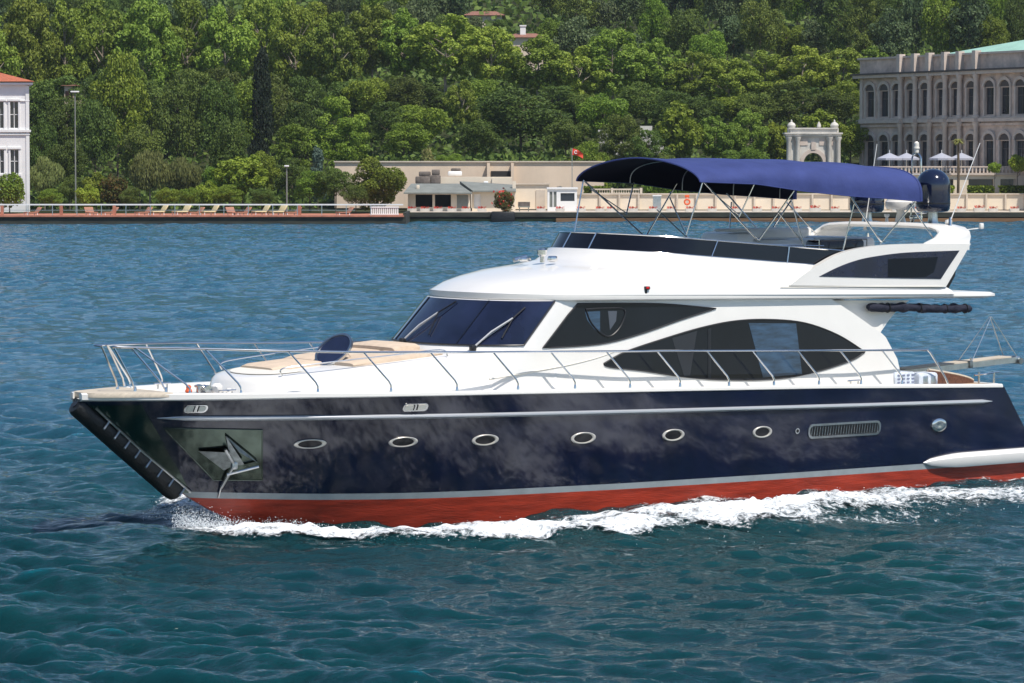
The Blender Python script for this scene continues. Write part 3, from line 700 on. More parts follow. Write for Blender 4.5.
fr(849, 194.5, 881, 242, .018); fr(854, 204, 843, 250); fr(915, 202, 880, 244, .018); fr(910, 204, 934.5, 240); fr(778, 212, 803, 243, .013); fr(711, 191, 740, 216, .012)
# flybridge furniture: helm seat, sofa, console, grab rail
mb = MB(); mb.box(L(13.6, .75, 4.98), (.5, 1.0, .5), bev=.1); mb.box(L(12.6, 0, 4.93), (.6, 2.4, .5), bev=.12); mb.build('helm_console', M['gel'], boat)
mb = MB(); mb.box(L(17.6, -1.2, 5.0), (2.6, .9, .35), bev=.1); mb.box(L(16.1, -1.0, 5.12), (.5, 1.3, .42), bev=.12); mb.box(L(17.6, -1.66, 5.18), (2.7, .16, .42), bev=.07)
mb.box(L(18.6, -.3, 5.02), (.5, 1.9, .4), bev=.1); mb.build('flybridge_sofa', M['gel'], boat)
mb = MB(); mb.box(L(17.1, 1.35, 4.98), (1.2, .5, .42), bev=.05); ck = mb.build('wet_bar', M['smoke'], boat)
mb = MB(); mb.tube([L(16.5, 1.55, 4.9), L(16.5, 1.55, 5.2), L(17.8, 1.55, 5.2), L(17.8, 1.55, 4.9)], .016, 6); mb.tube([L(15.0, 1.7, 4.95), L(15.0, 1.7, 5.13), L(16.5, 1.7, 5.08)], .014, 6); mb.build('grab_rail', M['steel'], boat)
mb = MB(); mb.lathe([(.045, 0), (.03, .25), (.012, .34)], L(19.0, .2, 4.95), n=10); mb.build('winch_handle', M['gel_warm'], boat)
# searchlight and nav lamp on the brow
mb = MB(); mb.lathe([(.05, -.12), (.05, .0), (.10, .04), (.10, .13), (.06, .17)], L(10.55, .0, 4.92), n=14); mb.box(L(10.3, -.25, 4.86), (.25, .12, .10), bev=.04); mb.tube([L(10.2, -.5, 4.84), L(10.5, -.5, 4.90)], .05, 8); mb.box(L(10.55, .35, 4.88), (.18, .16, .12), bev=.04); mb.build('searchlight', M['steel'], boat)
u, w_ = UW(646, 288, 2.1); mb = MB(); mb.box(L(u, 2.13, w_), (.12, .08, .07), bev=.02); mb.box(L(u-.02, 2.11, w_-.07), (.07, .05, .1), bev=.02); nl = mb.build('side_lamp', M['black'], boat)
mb = MB(); mb.box(L(u-.01, 2.17, w_+.005), (.07, .02, .045), bev=.008); mb.build('red_lens', mat('red_lens', (.6, .01, .01), .2), nl)
# rolled cockpit curtain under the overhang
mb = MB(); a = UW(868, 307, 1.95); b = UW(970, 308, 1.95)
P = []; n = 36
for i in range(n+1): t = i/n; P.append((a[0]+(b[0]-a[0])*t, 1.95+.02*sin(t*21), a[1]+(b[1]-a[1])*t-.01*sin(t*12)-.02*t))
rings = []
for i, (u, v, w_) in enumerate(P):
    t = i/n; r_ = (.085+.008*sin(t*25)+.007*sin(t*61))*min(1, .7+t*8, .75+(1-t)*9); rings.append([L(u, v+r_*cos(2*pi*j/12), w_+r_*(1+.2*sin(j*3+i))*sin(2*pi*j/12)) for j in range(12)])
mb.rings(rings); rc = mb.build('rolled_curtain', M['cloth_navy'], boat)
for t in (.22, .5, .77, .97): i = int(t*n); mb = MB(); mb.tube([L(P[i][0], P[i][1]+.095*cos(q), P[i][2]+.098*sin(q)) for q in np.linspace(0, 2*pi, 13)[:-1]], .014, 5, closed=True); mb.build('strap', M['black'], rc)
# cockpit: bulkhead, lockers, bench, teak
mb = MB(); mb.box(L(17.0, 0, 3.05), (.1, 3.4, 1.9)); bk = mb.build('cockpit_bulkhead', M['gel'], boat)
mb = MB(); mb.box(L(17.06, .1, 3.0), (.04, 2.2, 1.7)); mb.build('cockpit_door', M['glass'], bk)
mb = MB(); mb.box(L(18.35, 1.9, 2.24), (.55, .5, .36), bev=.03); mb.box(L(19.0, 1.95, 2.22), (.55, .45, .33), bev=.06); lk = mb.build('cockpit_locker', M['locker'], boat)
mb = MB()
for k in range(4):
    for j in range(4): mb.box(L(18.18+.13*k, 2.155, 2.13+.075*j), (.07, .012, .03))
mb.build('vent_holes', mat('vent_shadow', (.18, .2, .3), .6), lk)
mb = MB()
for k in (18.9, 19.12): mb.box(L(k, 2.18, 2.22), (.13, .012, .19), bev=.004)
mb.build('vent_panel', M['steel_rough'], lk)
# curved teak bench back at the stern
mb = MB(); rings = []
for t in np.linspace(0, 1, 16):
    u = 19.25+1.6*t; v = 1.9-.35*t; h = .30*(1-t)**.7+.05; rings.append([L(u, v, 2.02), L(u, v, 2.06+h), L(u, v-.08, 2.06+h), L(u, v-.08, 2.02)])
mb.rings(rings); sb = mb.build('stern_bench', M['wicker'], boat)
mb = MB(); mb.tube([L(19.25+1.6*t, 1.87-.35*t, 2.07+.30*(1-t)**.7+.05) for t in np.linspace(0, 1, 16)], .035, 6); mb.build('teak_capping', M['teak_pale'], sb)
mb = MB(); mb.box(L(20.1, 1.2, 2.05), (1.6, 2.1, .04)); mb.build('aft_deck_teak', M['teak'], boat)
mb = MB()
for px in (979, 994): u, w_ = UW(px, 386, 2.0); mb.tube([L(u, 2.0, w_), L(u, 2.0, w_+.3)], .022, 7); mb.lathe([(.05, 0), (.03, .03)], L(u, 2.0, w_), n=10)
a = UW(978, 375, 2.0); b = UW(997, 372, 2.0); mb.tube([L(a[0]-.1, 2.0, a[1]), L(b[0]+.05, 2.0, b[1])], .018, 6)
mb.build('stern_rail', M['steel'], boat)
# gangway raised astern
A = Vector(L(19.55, .5, 2.28)); B = Vector(L(22.9, .5, 2.46))
dv = (B-A).normalized(); sd_ = Vector((0, 1, 0)); upv = dv.cross(sd_); upv = upv if upv.z > 0 else -upv
mb = MB()
def slab(mb, A, B, hw, z0, z1):
    mb.add([A+sd_*hw+upv*z0, A-sd_*hw+upv*z0, B-sd_*hw+upv*z0, B+sd_*hw+upv*z0, A+sd_*hw+upv*z1, A-sd_*hw+upv*z1, B-sd_*hw+upv*z1, B+sd_*hw+upv*z1], [(3, 2, 1, 0), (4, 5, 6, 7), (0, 1, 5, 4), (1, 2, 6, 5), (2, 3, 7, 6), (3, 0, 4, 7)])
slab(mb, A, B, .24, -.06, .06); gw = mb.build('gangway', M['steel_rough'], boat)
mb = MB(); slab(mb, A+dv*.1, B-dv*.15, .20, .062, .085); mb.build('tread', M['teak_pale'], gw)
apex = Vector(L(22.3, .5, 3.42))
mb = MB()
for s2 in (-.22, .22): mb.tube([A+dv*2.0+sd_*s2+upv*.06, apex+sd_*s2*.1], .009, 5); mb.tube([B+sd_*s2+upv*.06, apex+sd_*s2*.1], .011, 5)
mb.tube([A+dv*2.0-sd_*.2, A+dv*2.0-sd_*.2+upv*.16], .02, 6); mb.box(B+upv*.02, (.14, .5, .12), bev=.03); mb.build('stay', M['steel_rough'], gw)
mb = MB(); mb.box(A+dv*1.95+upv*.02, (.1, .56, .16), bev=.02); mb.build('bracket', M['dark_metal'], gw); mb = MB(); mb.lathe([(.07, -.3), (.07, .3)], B+dv*.05-upv*.03, n=12, axis='Y'); mb.build('roller', M['dark_metal'], gw)

# ---- rails
def edge_v(u): return bs(max(0, u))-.07
def stan(px, py):
    v = 2.3
    for _ in range(30): p = hitb(px, py, (0, 1, 0), v); v = .5*v+.5*edge_v(p[0])
    return p[0]
PB = [(241, 397), (318, 397), (391, 396), (457, 394.5), (518, 392), (575, 391), (630, 389.5), (680, 389), (729, 388), (774, 388), (819, 386.6), (861, 386.6), (902, 386)]
ub = [stan(*p) for p in PB]
rail_w = lerp_tab([(.3, 3.43), (2, 3.38), (5, 3.26), (8, 3.18), (12, 3.08), (16, 2.96), (19, 2.87)])
def rail_pt(u, sg): 
    k = max(0.0, min(1.0, (3.2-u)/2.5)); v = (edge_v(u)-.03)*(1-k)+(.42+.38*max(0, u-.7))*k; return L(u, sg*v, rail_w(u))
for sg in (1, -1):
    mb = MB(); P = [L(.66, sg*.24, 3.41), L(.58, sg*.33, 3.43), L(.62, sg*.40, 3.43)]+[rail_pt(u, sg) for u in np.linspace(.75, 18.75, 60)]
    P += [L(18.9, sg*(edge_v(18.9)-.03), 2.82), L(19.35, sg*(edge_v(19.2)-.03), 2.25), L(19.42, sg*(edge_v(19.3)-.03), 2.1)]
    mb.tube(smoothpts(P, 2), .0225, 8); hr = mb.build('guard_rail', M['steel'], boat)
    legs = [(u, u-.55) for u in ub]+[(1.75, .95)]
    for u, ut in legs:
        v = edge_v(u); z = zs(u)+.06
        t = Vector(rail_pt(ut, sg)); b_ = Vector(L(u, sg*v, z)); k1 = Vector(L(u+.0, sg*v, z+.16)); k2 = t+(k1-t)*.12
        mb = MB(); mb.tube([t, t+(k1-t)*.5, k1+(t-k1)*.08, k1-Vector((0, 0, .03)), b_], .018, 7); mb.lathe([(.032, 0), (.026, .06), (.017, .09)], b_, n=10); mb.build('stanchion', M['steel'], boat)
    for bu, bv, tu, tv in ((1.05, .34, .66, .24), (1.45, .80, .9, .46)):
        z = zs(bu)+.12; t = Vector(L(tu, sg*tv, 3.42)); b_ = Vector(L(bu, sg*bv, z))
        mb = MB(); mb.tube([t, t+(b_-t)*.8+Vector((.03, 0, .02)), b_], .019, 7); mb.lathe([(.034, 0), (.026, .06), (.017, .09)], b_, n=10); mb.build('stanchion', M['steel'], boat)
    # low hand rail on the trunk
    P = [L(3.75, sg*1.12, 2.82), L(3.75, sg*1.14, 2.95), L(4.3, sg*1.28, 3.02), L(6.0, sg*1.5, 3.15), L(7.0, sg*1.6, 3.22), L(7.15, sg*1.62, 3.10)]
    mb = MB(); mb.tube(smoothpts(P, 5), .015, 7); mb.build('hand_rail', M['steel'], boat)
# ---- foredeck
def ttop(u): return 2.76+.08*(u-3)
def pad(name, u0, u1, v0, v1, h, m, lift=.0):
    mb = MB(); rings = []
    for k in range(9):
        u = u0+(u1-u0)*k/8; e = .06 if k in (0, 8) else 0; ins = .05 if k in (0, 8) else 0; z = ttop(u)+lift
        rings.append([L(u, v0+ins, z), L(u, v0+ins*.4, z+h*.35), L(u, v0+.02+ins, z+h*.85-e*.4), L(u, v0+.10+ins, z+h-e*.5), L(u, (v0+v1)/2, z+h*1.06-e*.5), L(u, v1-.10-ins, z+h-e*.5), L(u, v1-.02-ins, z+h*.85-e*.4), L(u, v1-ins*.4, z+h*.35), L(u, v1-ins, z)])
    mb.rings(rings); o = mb.build(name, m, boat, autos=50); fix_normals(o); return o
pad('sun_pad', 4.05, 5.2, -.95, .30, .09, M['cushion']); pad('sun_pad', 5.25, 7.3, -1.35, -.1, .09, M['cushion']); pad('sun_pad', 5.25, 7.3, -.06, 1.28, .09, M['cushion'])
pad('head_cushion', 6.75, 7.35, -1.3, 0.4, .13, M['cushion'], .05)
mb = MB(); mb.rings([outline(2.775, 3.5, .7, .95, 4.3, 1.1, k=-.08, u0=3), outline(2.785, 3.51, .7, .94, 4.3, 1.1, k=-.08, u0=3)]); o = mb.build('trunk_hatch_panel', M['gel_warm'], trunk)
# round opened deck hatch
hp3 = UW(334, 350, .30); hc = Vector(L(hp3[0], .30, hp3[1]))
vc = Vector((-.57, -.82, .05)).normalized(); rt_ = Vector((.82, -.57, 0)); a35 = radians(35); mj = rt_*cos(a35)+Vector((0, 0, 1))*sin(a35); qn = -rt_*sin(a35)+Vector((0, 0, 1))*cos(a35)
nn_ = (vc*.56+qn*.83).normalized(); mj = (mj-nn_*mj.dot(nn_)).normalized(); q2 = nn_.cross(mj); Rm = Matrix((mj, q2, nn_)).transposed()
def disc(r0, r1, z0, z1, n=28):
    rg = []
    for r_, z in ((r0, z0), (r0, z1), (r1, z1), (r1, z0)): rg.append([hc+Rm@Vector((r_*cos(2*pi*j/n), r_*sin(2*pi*j/n), z)) for j in range(n)])
    return rg
mb = MB(); r4 = disc(.41, .365, -.02, .03); mb.rings(r4+[r4[0]], caps=False); ht = mb.build('deck_hatch', M['steel_rough'], boat)
mb = MB(); mb.rings([[hc+Rm@Vector((.37*cos(2*pi*j/28), .37*sin(2*pi*j/28), z)) for j in range(28)] for z in (-.01, .012)]); mb.build('glass', M['glass_blue'], ht)
mb = MB(); mb.tube([hc+Rm@Vector((.2, -.2, 0)), Vector((hc.x+.35, hc.y-.1, ttop(5)+.1))], .01, 5); mb.tube([hc+Rm@Vector((-.38, 0, 0)), Vector((hc.x-.3, hc.y, ttop(4.6)+.02))], .014, 5); mb.build('stay', M['steel'], ht)
# windlass, bollards, orange float line
mb = MB(); c = L(2.05, .95, zs(2)+.02); mb.lathe([(.10, 0), (.10, .04), (.05, .08), (.05, .14), (.09, .18), (.09, .21), (.02, .23)], c, n=16); mb.lathe([(.08, -.11), (.085, -.06), (.05, -.03), (.05, .03), (.085, .06), (.08, .11)], L(2.2, .95, zs(2)+.15), n=14, axis='Y'); mb.build('windlass', M['steel'], boat)
mb = MB(); mb.lathe([(.09, 0), (.11, .05), (.11, .18), (.06, .24)], L(2.42, .98, zs(2)+.02), n=14); mb.lathe([(.05, 0), (.06, .1), (.04, .14)], L(2.66, 1.0, zs(2)+.02), n=12); mb.build('windlass_cover', M['gel'], boat)
mb = MB(); mb.lathe([(.06, 0), (.075, .03), (.05, .08), (.07, .11), (.045, .16), (.05, .2), (.02, .23)], L(1.82, .98, zs(2)+.02), n=14); mb.build('chain_stopper', M['orange'], boat)
for u, sg in ((2.5, 1), (2.5, -1), (16.9, 1)):
    mb = MB(); z = zs(u)+.03; v = bs(u)-.28
    mb.tube([L(u-.1, sg*v, z), L(u-.1, sg*v, z+.09)], .02, 6); mb.tube([L(u+.1, sg*v, z), L(u+.1, sg*v, z+.09)], .02, 6); mb.tube([L(u-.18, sg*v, z+.1), L(u+.18, sg*v, z+.1)], .022, 6); mb.build('mooring_cleat', M['steel'], boat)

# ================================================================ FOAM along the hull
def vnoise(X, Y, s, seed):
    r = np.random.RandomState(seed); T = r.rand(256, 256); x, y = X*s, Y*s; xi, yi = np.floor(x).astype(int), np.floor(y).astype(int); fx, fy = x-xi, y-yi; fx = fx*fx*(3-2*fx); fy = fy*fy*(3-2*fy)
    g = lambda a, b: T[a % 256, b % 256]
    return (g(xi, yi)*(1-fx)+g(xi+1, yi)*fx)*(1-fy)+(g(xi, yi+1)*(1-fx)+g(xi+1, yi+1)*fx)*fy
def fbm(X, Y, s, seed, o=4): 
    a = 0; t = 0
    for i in range(o): a = a+vnoise(X, Y, s*2**i, seed+i)*.5**i; t += .5**i
    return a/t
fm = bpy.data.materials.new('sea_foam'); fm.use_nodes = True; t = fm.node_tree; n = t.nodes; b = n['Principled BSDF']
b.inputs['Base Color'].default_value = (.82, .85, .87, 1); b.inputs['Roughness'].default_value = .75; b.inputs['Specular IOR Level'].default_value = .3
at_ = n.new('ShaderNodeAttribute'); at_.attribute_name = 'dens'
g = n.new('ShaderNodeTexCoord'); nz = n.new('ShaderNodeTexNoise'); nz.inputs['Scale'].default_value = 7.5; nz.inputs['Detail'].default_value = 9; nz.inputs['Roughness'].default_value = .68; nz.inputs['Distortion'].default_value = .6
t.links.new(g.outputs['Object'], nz.inputs[0])
ad = n.new('ShaderNodeMath'); ad.operation = 'ADD'; t.links.new(nz.outputs[0], ad.inputs[0]); t.links.new(at_.outputs['Fac'], ad.inputs[1])
mr = n.new('ShaderNodeMapRange'); mr.inputs[1].default_value = .90; mr.inputs[2].default_value = 1.14; t.links.new(ad.outputs[0], mr.inputs[0])
tr = n.new('ShaderNodeBsdfTransparent'); mx = n.new('ShaderNodeMixShader'); t.links.new(mr.outputs[0], mx.inputs[0]); t.links.new(tr.outputs[0], mx.inputs[1]); t.links.new(b.outputs[0], mx.inputs[2]); t.links.new(mx.outputs[0], n['Material Output'].inputs[0])
nb = n.new('ShaderNodeTexNoise'); nb.inputs['Scale'].default_value = 12; nb.inputs['Detail'].default_value = 6; t.links.new(g.outputs['Object'], nb.inputs[0]); bp = n.new('ShaderNodeBump'); bp.inputs['Strength'].default_value = .5; bp.inputs['Distance'].default_value = .06; t.links.new(nb.outputs[0], bp.inputs['Height']); t.links.new(bp.outputs[0], b.inputs['Normal'])
def foam_sheet(name, lab, u0, u1, v0, v1, dens, hgt, du=.045, dv=.045):
    us_f = np.arange(u0, u1, du); vs_f = np.arange(v0, v1, dv); U_, V_ = np.meshgrid(us_f, vs_f, indexing='ij'); X = BO.x+U_*BU[0]+V_*BV[0]; Y = BO.y+U_*BU[1]+V_*BV[1]
    Z = wave_height(X, Y)+hgt(U_, V_); de = dens(U_, V_)
    ni, nj = U_.shape; idx = np.arange(ni*nj).reshape(ni, nj); q = np.stack([idx[:-1, :-1], idx[1:, :-1], idx[1:, 1:], idx[:-1, 1:]], -1).reshape(-1, 4)
    dm = np.maximum.reduce([de[:-1, :-1], de[1:, :-1], de[1:, 1:], de[:-1, 1:]]).ravel(); q = q[dm > .30]
    co = np.stack([X-BO.x, Y-BO.y, Z], -1).reshape(-1, 3); usedv = np.unique(q); remap = -np.ones(len(co), int); remap[usedv] = np.arange(len(usedv)); q = remap[q]; co = co[usedv].astype(np.float32); dd = de.ravel()[usedv].astype(np.float32)
    me = bpy.data.meshes.new(name); me.vertices.add(len(co)); me.vertices.foreach_set('co', co.ravel()); me.loops.add(q.size); me.loops.foreach_set('vertex_index', q.ravel().astype(np.int32)); me.polygons.add(len(q)); me.polygons.foreach_set('loop_start', (np.arange(len(q))*4).astype(np.int32)); me.polygons.foreach_set('use_smooth', np.ones(len(q), bool)); me.update(calc_edges=True)
    a_ = me.attributes.new('dens', 'FLOAT', 'POINT'); a_.data.foreach_set('value', dd); me.materials.append(fm)
    o = bpy.data.objects.new(name, me); COL.objects.link(o); o.location = BO; tag(o, lab, 'foam', kind='stuff'); return o
bowv = np.vectorize(lambda u: hb(min(max(u, 2.3), 21), 0.05))
def fd(U_, V_):
    hv = np.interp(U_, np.linspace(2, 21, 40), bowv(np.linspace(2, 21, 40)))
    e = .50*(fbm(U_, V_, .62, 5)-.5)+.34*(fbm(U_*.6, V_*1.4, 1.9, 25)-.5)
    outer = np.interp(U_, OUTU, OUTD); d = (np.abs(V_)-hv)/outer+.16*(fbm(U_, V_*0, .5, 45)-.5)
    ring = .60*np.exp(-((d-.60)/.34)**4); near = .44*np.exp(-((d-.1)/.28)**2)*np.clip((U_-7)/4, .3, 1); body = .36*np.clip((1.0-d)/.12, 0, 1)*np.clip(d/.05, 0, 1)
    a = np.maximum(np.maximum(ring, near), body)+e-.02
    a = np.where(d > 1.08, 0, a); a = a-.9*np.exp(-((U_-6.6)/2.4)**2)*np.clip((.20-d)/.12, 0, 1)
    a = (a+.22*np.exp(-((U_-3.0)/1.6)**2)*np.exp(-(d/.7)**2))*np.clip((U_-.9)/1.0, 0, 1); a = a-.10*np.clip((U_-10)/6, 0, 1); a = a*(1-.14*np.clip((U_-13)/8, 0, 1)-.25*np.clip((U_-22)/10, 0, 1))
    # thin streaks trailing outside the main band
    a = np.maximum(a, .80*np.clip((U_-7)/5, 0, 1)*fbm(U_*.7, V_*2.2, .6, 15)*np.clip(1-(d-.9)/.5, 0, 1)*np.where(d > 0, 1, 0)*.78)
    return a
def fh(U_, V_):
    hv = np.interp(U_, np.linspace(2, 21, 40), bowv(np.linspace(2, 21, 40))); d = np.abs(V_)-hv
    outer = np.interp(U_, OUTU, OUTD); env = np.exp(-((d/outer-.6)/.36)**4)
    lump = fbm(U_, V_, 1.5, 31, 5); rid = 1-np.abs(2*fbm(U_, V_, 1.1, 61, 4)-1); fine = fbm(U_, V_, 5.5, 71, 3); return .02+env*(.01+.30*np.clip(lump-.38, 0, 1)+.10*rid**3+.16*np.clip(fine-.4, 0, 1))*np.clip((U_-.9)/2, 0, 1)*np.exp(-np.clip(U_-10, 0, 30)/12)*np.clip((U_-7)/5, .45, 1)*(1+.9*np.clip((4-U_)/3, 0, 1))
foam_sheet('bow_wave_foam', 'white broken foam of the bow wave along the port side of the yacht', 0.8, 31, .05, 12.5, fd, fh, .045, .04)
foam_sheet('bow_wave_foam', 'white foam of the bow wave on the far side of the yacht', 2.4, 31, -12, -.05, lambda U_, V_: fd(U_, V_)*np.clip((U_-2.6)/1.2, 0, 1), fh, .09, .09)
foam_sheet('stern_wake', 'churned white wake trailing behind the stern', 20.5, 60, -3.5, 3.5, lambda U_, V_: (.58*np.clip(1.4-np.abs(V_)/2.2, 0, 1)+.35*(fbm(U_, V_, .5, 8)-.5))*np.exp(-np.clip(U_-21, 0, 60)/26), lambda U_, V_: .03+.35*np.clip(fbm(U_, V_, .9, 12)-.4, 0, 1)*np.exp(-np.clip(U_-21, 0, 60)/14), .07, .07)
# a plume thrown up on the far quarter
def spray(name, lab, pts, seed, parent=None):
    r = np.random.RandomState(seed); mb_v = []; mb_f = []
    ico = np.array([(0, 0, 1), (.94, 0, -.33), (-.47, .82, -.33), (-.47, -.82, -.33)]); tri = [(0, 1, 2), (0, 2, 3), (0, 3, 1), (1, 3, 2)]
    for (u, v, w_), s in pts:
        k = len(mb_v); c = np.array([u*BU[0]+v*BV[0], u*BU[1]+v*BV[1], w_]); rot = r.normal(size=(3, 3)); qd, _ = np.linalg.qr(rot)
        for p in ico@qd.T*s*np.array([1, 1, 1.0]): mb_v.append(tuple(c+p))
        mb_f += [tuple(i+k for i in f) for f in tri]
    o = mesh(name, mb_v, mb_f, bpy.data.materials['spray_drops'] if 'spray_drops' in bpy.data.materials else mat('spray_drops', (.85, .88, .90), .4)); o.location = BO; tag(o, lab, 'spray', kind='stuff'); return o
r = np.random.RandomState(77); pts = []
for i in range(4200):     # spray sheet at the stem and droplets along the crest
    k = r.rand()
    if k < .75: u = 1.9+abs(r.normal())*1.0; v = r.uniform(.02, .15)+float(np.interp(u, HVU, HVV))+abs(r.normal())*.3; hgt_ = abs(r.normal())*.17*np.exp(-(u-2)/1.6)
    else: u = r.uniform(3, 22)**1.0; v = float(np.interp(u, HVU, HVV))+float(np.interp(u, OUTU, OUTD))*(.62+r.normal()*.2); hgt_ = .02+abs(r.normal())*.05
    X = BO.x+u*BU[0]+v*BV[0]; Y = BO.y+u*BU[1]+v*BV[1]; z = float(wave_height(np.array(X), np.array(Y)))
    pts.append(((u, v, z+.04+hgt_), r.uniform(.004, .013)))
spray('bow_spray', 'fine white droplets thrown up around the bow of the yacht', pts, 3)
pts = []
for i in range(1500):
    u = 26.5+r.normal()*1.0; v = -4.5+r.normal()*.9; pts.append(((u, v, .1+abs(r.normal())*.34*np.exp(-((u-26.5)**2)/1.2)), r.uniform(.008, .03)))
for i in range(900):
    u = 3.0+r.normal()*.4; v = -.6+r.normal()*.25; pts.append(((u, v, .05+abs(r.normal())*.25), r.uniform(.006, .02)))
spray('quarter_spray', 'splash of white water thrown up beyond the stern rail', pts, 4)
# ================================================================ SHORE
def sm(a, b, x): t = np.clip((x-a)/(b-a), 0, 1); return t*t*(3-2*t)
def terr(x, y):
    px = 512+F*x/np.maximum(y, 1)
    z = 1.0+0*x
    z = z+4.6*sm(397, 400, y)*sm(300, 400, px)*(1-sm(560, 600, px))      # bank held by the long wall
    z = z+2.6*sm(388, 396, y)*sm(590, 620, px)
    z = z+12*sm(400, 492, y)+0.16*np.maximum(y-490, 0)*(1-.15*sm(600, 1000, px))
    z = z+1.3*np.sin(x*.05+y*.021)*sm(430, 520, y)+3.0*np.sin(x*.017-y*.011)*sm(500, 700, y)
    return z
M['grass'] = mat('grass', (0.045, 0.075, 0.018), .95, noise=.4, nscale=.4, spec=.1)
M['soil'] = mat('undergrowth_soil', (0.035, 0.042, 0.016), .95, noise=.5, nscale=.25, spec=.1)
M['quay_dark'] = mat('weedy_quay_stone', (0.030, 0.032, 0.022), .8, noise=.6, nscale=.9, stretch=(.5, 1, 3))
M['quay_moss'] = mat('mossy_quay_stone', (0.085, 0.085, 0.030), .85, noise=.6, nscale=.8, stretch=(.4, 1, 3))
M['quay_rust'] = mat('rusty_fender_beam', (0.19, 0.10, 0.045), .8, noise=.5, nscale=.7, stretch=(.3, 1, 4))
M['paving'] = mat('pale_paving', (0.56, 0.48, 0.39), .85, noise=.15, nscale=.5)
M['pink'] = mat('pink_brick_paving', (0.42, 0.16, 0.10), .85, noise=.3, nscale=1.5)
M['wall_tan'] = mat('tan_render', (0.68, 0.54, 0.41), .9, noise=.10, nscale=.35, stretch=(1, 1, .4), bump=.2, bscale=2)
M['wall_cream'] = mat('cream_render', (0.72, 0.62, 0.49), .9, noise=.08, nscale=.5)
M['stone'] = mat('palace_stone', (0.55, 0.425, 0.35), .85, noise=.3, nscale=.7, bump=.4, bscale=2.5)
M['stone_pale'] = mat('pale_stone_trim', (0.54, 0.45, 0.385), .8, noise=.12, nscale=1.2)
M['marble'] = mat('weathered_marble', (0.55, 0.52, 0.47), .8, noise=.22, nscale=.8, stretch=(1, 1, .5), bump=.3, bscale=3)
M['white'] = mat('white_paint', (0.78, 0.77, 0.75), .6, noise=.05, nscale=.8)
M['villa_white'] = mat('villa_white_render', (0.76, 0.745, 0.73), .8, noise=.06, nscale=.8)
M['tile'] = mat('red_roof_tiles', (0.42, 0.12, 0.055), .8, noise=.3, nscale=2.5, stretch=(3, 1, 1), bump=.5, bscale=5)
M['tile_old'] = mat('weathered_roof_tiles', (0.26, 0.115, 0.075), .85, noise=.35, nscale=2.5)
M['copper'] = mat('green_copper_roof', (0.30, 0.50, 0.40), .6, noise=.12, nscale=.4)
M['roof_grey'] = mat('grey_felt_roof', (0.20, 0.21, 0.19), .85, noise=.2, nscale=.7)
M['win'] = mat('dark_window_glass', (0.035, 0.040, 0.048), .08, noise=.4, nscale=.3, spec=.6)
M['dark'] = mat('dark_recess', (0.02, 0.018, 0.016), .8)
M['frame_dark'] = mat('dark_window_frame', (0.07, 0.055, 0.05), .6)
M['lounger_cream'] = mat('cream_canvas', (0.62, 0.52, 0.30), .85, noise=.08, nscale=2)
M['lounger_red'] = mat('terracotta_canvas', (0.36, 0.17, 0.11), .85, noise=.1, nscale=2)
M['umb'] = mat('white_parasol_canvas', (0.36, 0.37, 0.43), .8)
M['flower'] = mat('red_blossom', (0.55, 0.04, 0.02), .7, noise=.4, nscale=5)
M['planter'] = mat('terracotta_planter', (0.32, 0.12, 0.07), .8)
M['bark'] = mat('tree_bark', (0.10, 0.075, 0.05), .95, noise=.4, nscale=2, stretch=(1, 1, .3))
M['bark_pale'] = mat('pale_plane_bark', (0.26, 0.22, 0.17), .9, noise=.4, nscale=1.5)
M['furn'] = mat('grey_covered_furniture', (0.16, 0.13, 0.11), .8, noise=.5, nscale=1.4)

def struct(o): o['kind'] = 'structure'; return o
# terrain sheet
xs_ = np.concatenate([np.linspace(-900, -130, 20), np.linspace(-120, 170, 120), np.linspace(190, 1100, 20)]); ys_ = np.concatenate([np.linspace(363, 420, 60), np.linspace(422, 560, 50), np.linspace(570, 1500, 50)])
XX, YY = np.meshgrid(xs_, ys_); ZZ = terr(XX, YY)-.04; ZZ[0] = -3
k = len(xs_); vs = np.stack([XX, YY, ZZ], -1).reshape(-1, 3).tolist(); fs = [(r*k+c, r*k+c+1, (r+1)*k+c+1, (r+1)*k+c) for r in range(len(ys_)-1) for c in range(k-1)]
# the sheet starts behind the quay face
for v in vs: v[1] = v[1] if v[1] > 374.5 else 374.5+(v[1]-363)*.01
struct(mesh('terrain', vs, fs, M['soil'], smooth=True))
XE = xat(404, 362)                   # end of the left terrace
# quays (structure: long made ground at the water's edge)
def slab_obj(name, x0, x1, y0, y1, z0, z1, m, parent=None, bev=0):
    mb = MB(); mb.box(((x0+x1)/2, (y0+y1)/2, (z0+z1)/2), (x1-x0, y1-y0, z1-z0), bev=bev); return mb.build(name, m, parent)
XL, XR = -130, 190
lq = slab_obj('quay_wall', XL, XE, 359, 361, -2, .78, M['quay_dark']); tag(lq, 'long dark weedy quay wall below the sun lounger terrace', 'quay wall')
slab_obj('coping', XL, XE+.1, 358.8, 361.2, .78, .94, M['pink'], lq)
struct(slab_obj('terrace_paving', XL, XE, 361.2, 374, -1, .90, M['pink']))
rq = slab_obj('quay_wall', XE+.3, XR, 372.6, 374, -2, .35, M['quay_moss']); tag(rq, 'long mossy quay wall with rusty beam and dark edge below the cream wall', 'quay wall')
slab_obj('timber_beam', xat(556, 372), XR, 372.3, 372.6, .0, .42, M['quay_rust'], rq)
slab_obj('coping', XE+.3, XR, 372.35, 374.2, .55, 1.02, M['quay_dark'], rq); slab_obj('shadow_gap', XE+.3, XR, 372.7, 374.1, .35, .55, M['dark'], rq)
struct(slab_obj('quay_promenade', XE+.3, XR, 374.2, 388, -1, 1.06, M['paving']))
mb = MB(); mb.box(((XE+.15), 366, .0), (.3, 14, 2.4)); o = mb.build('return_wall', M['quay_dark'], lq)
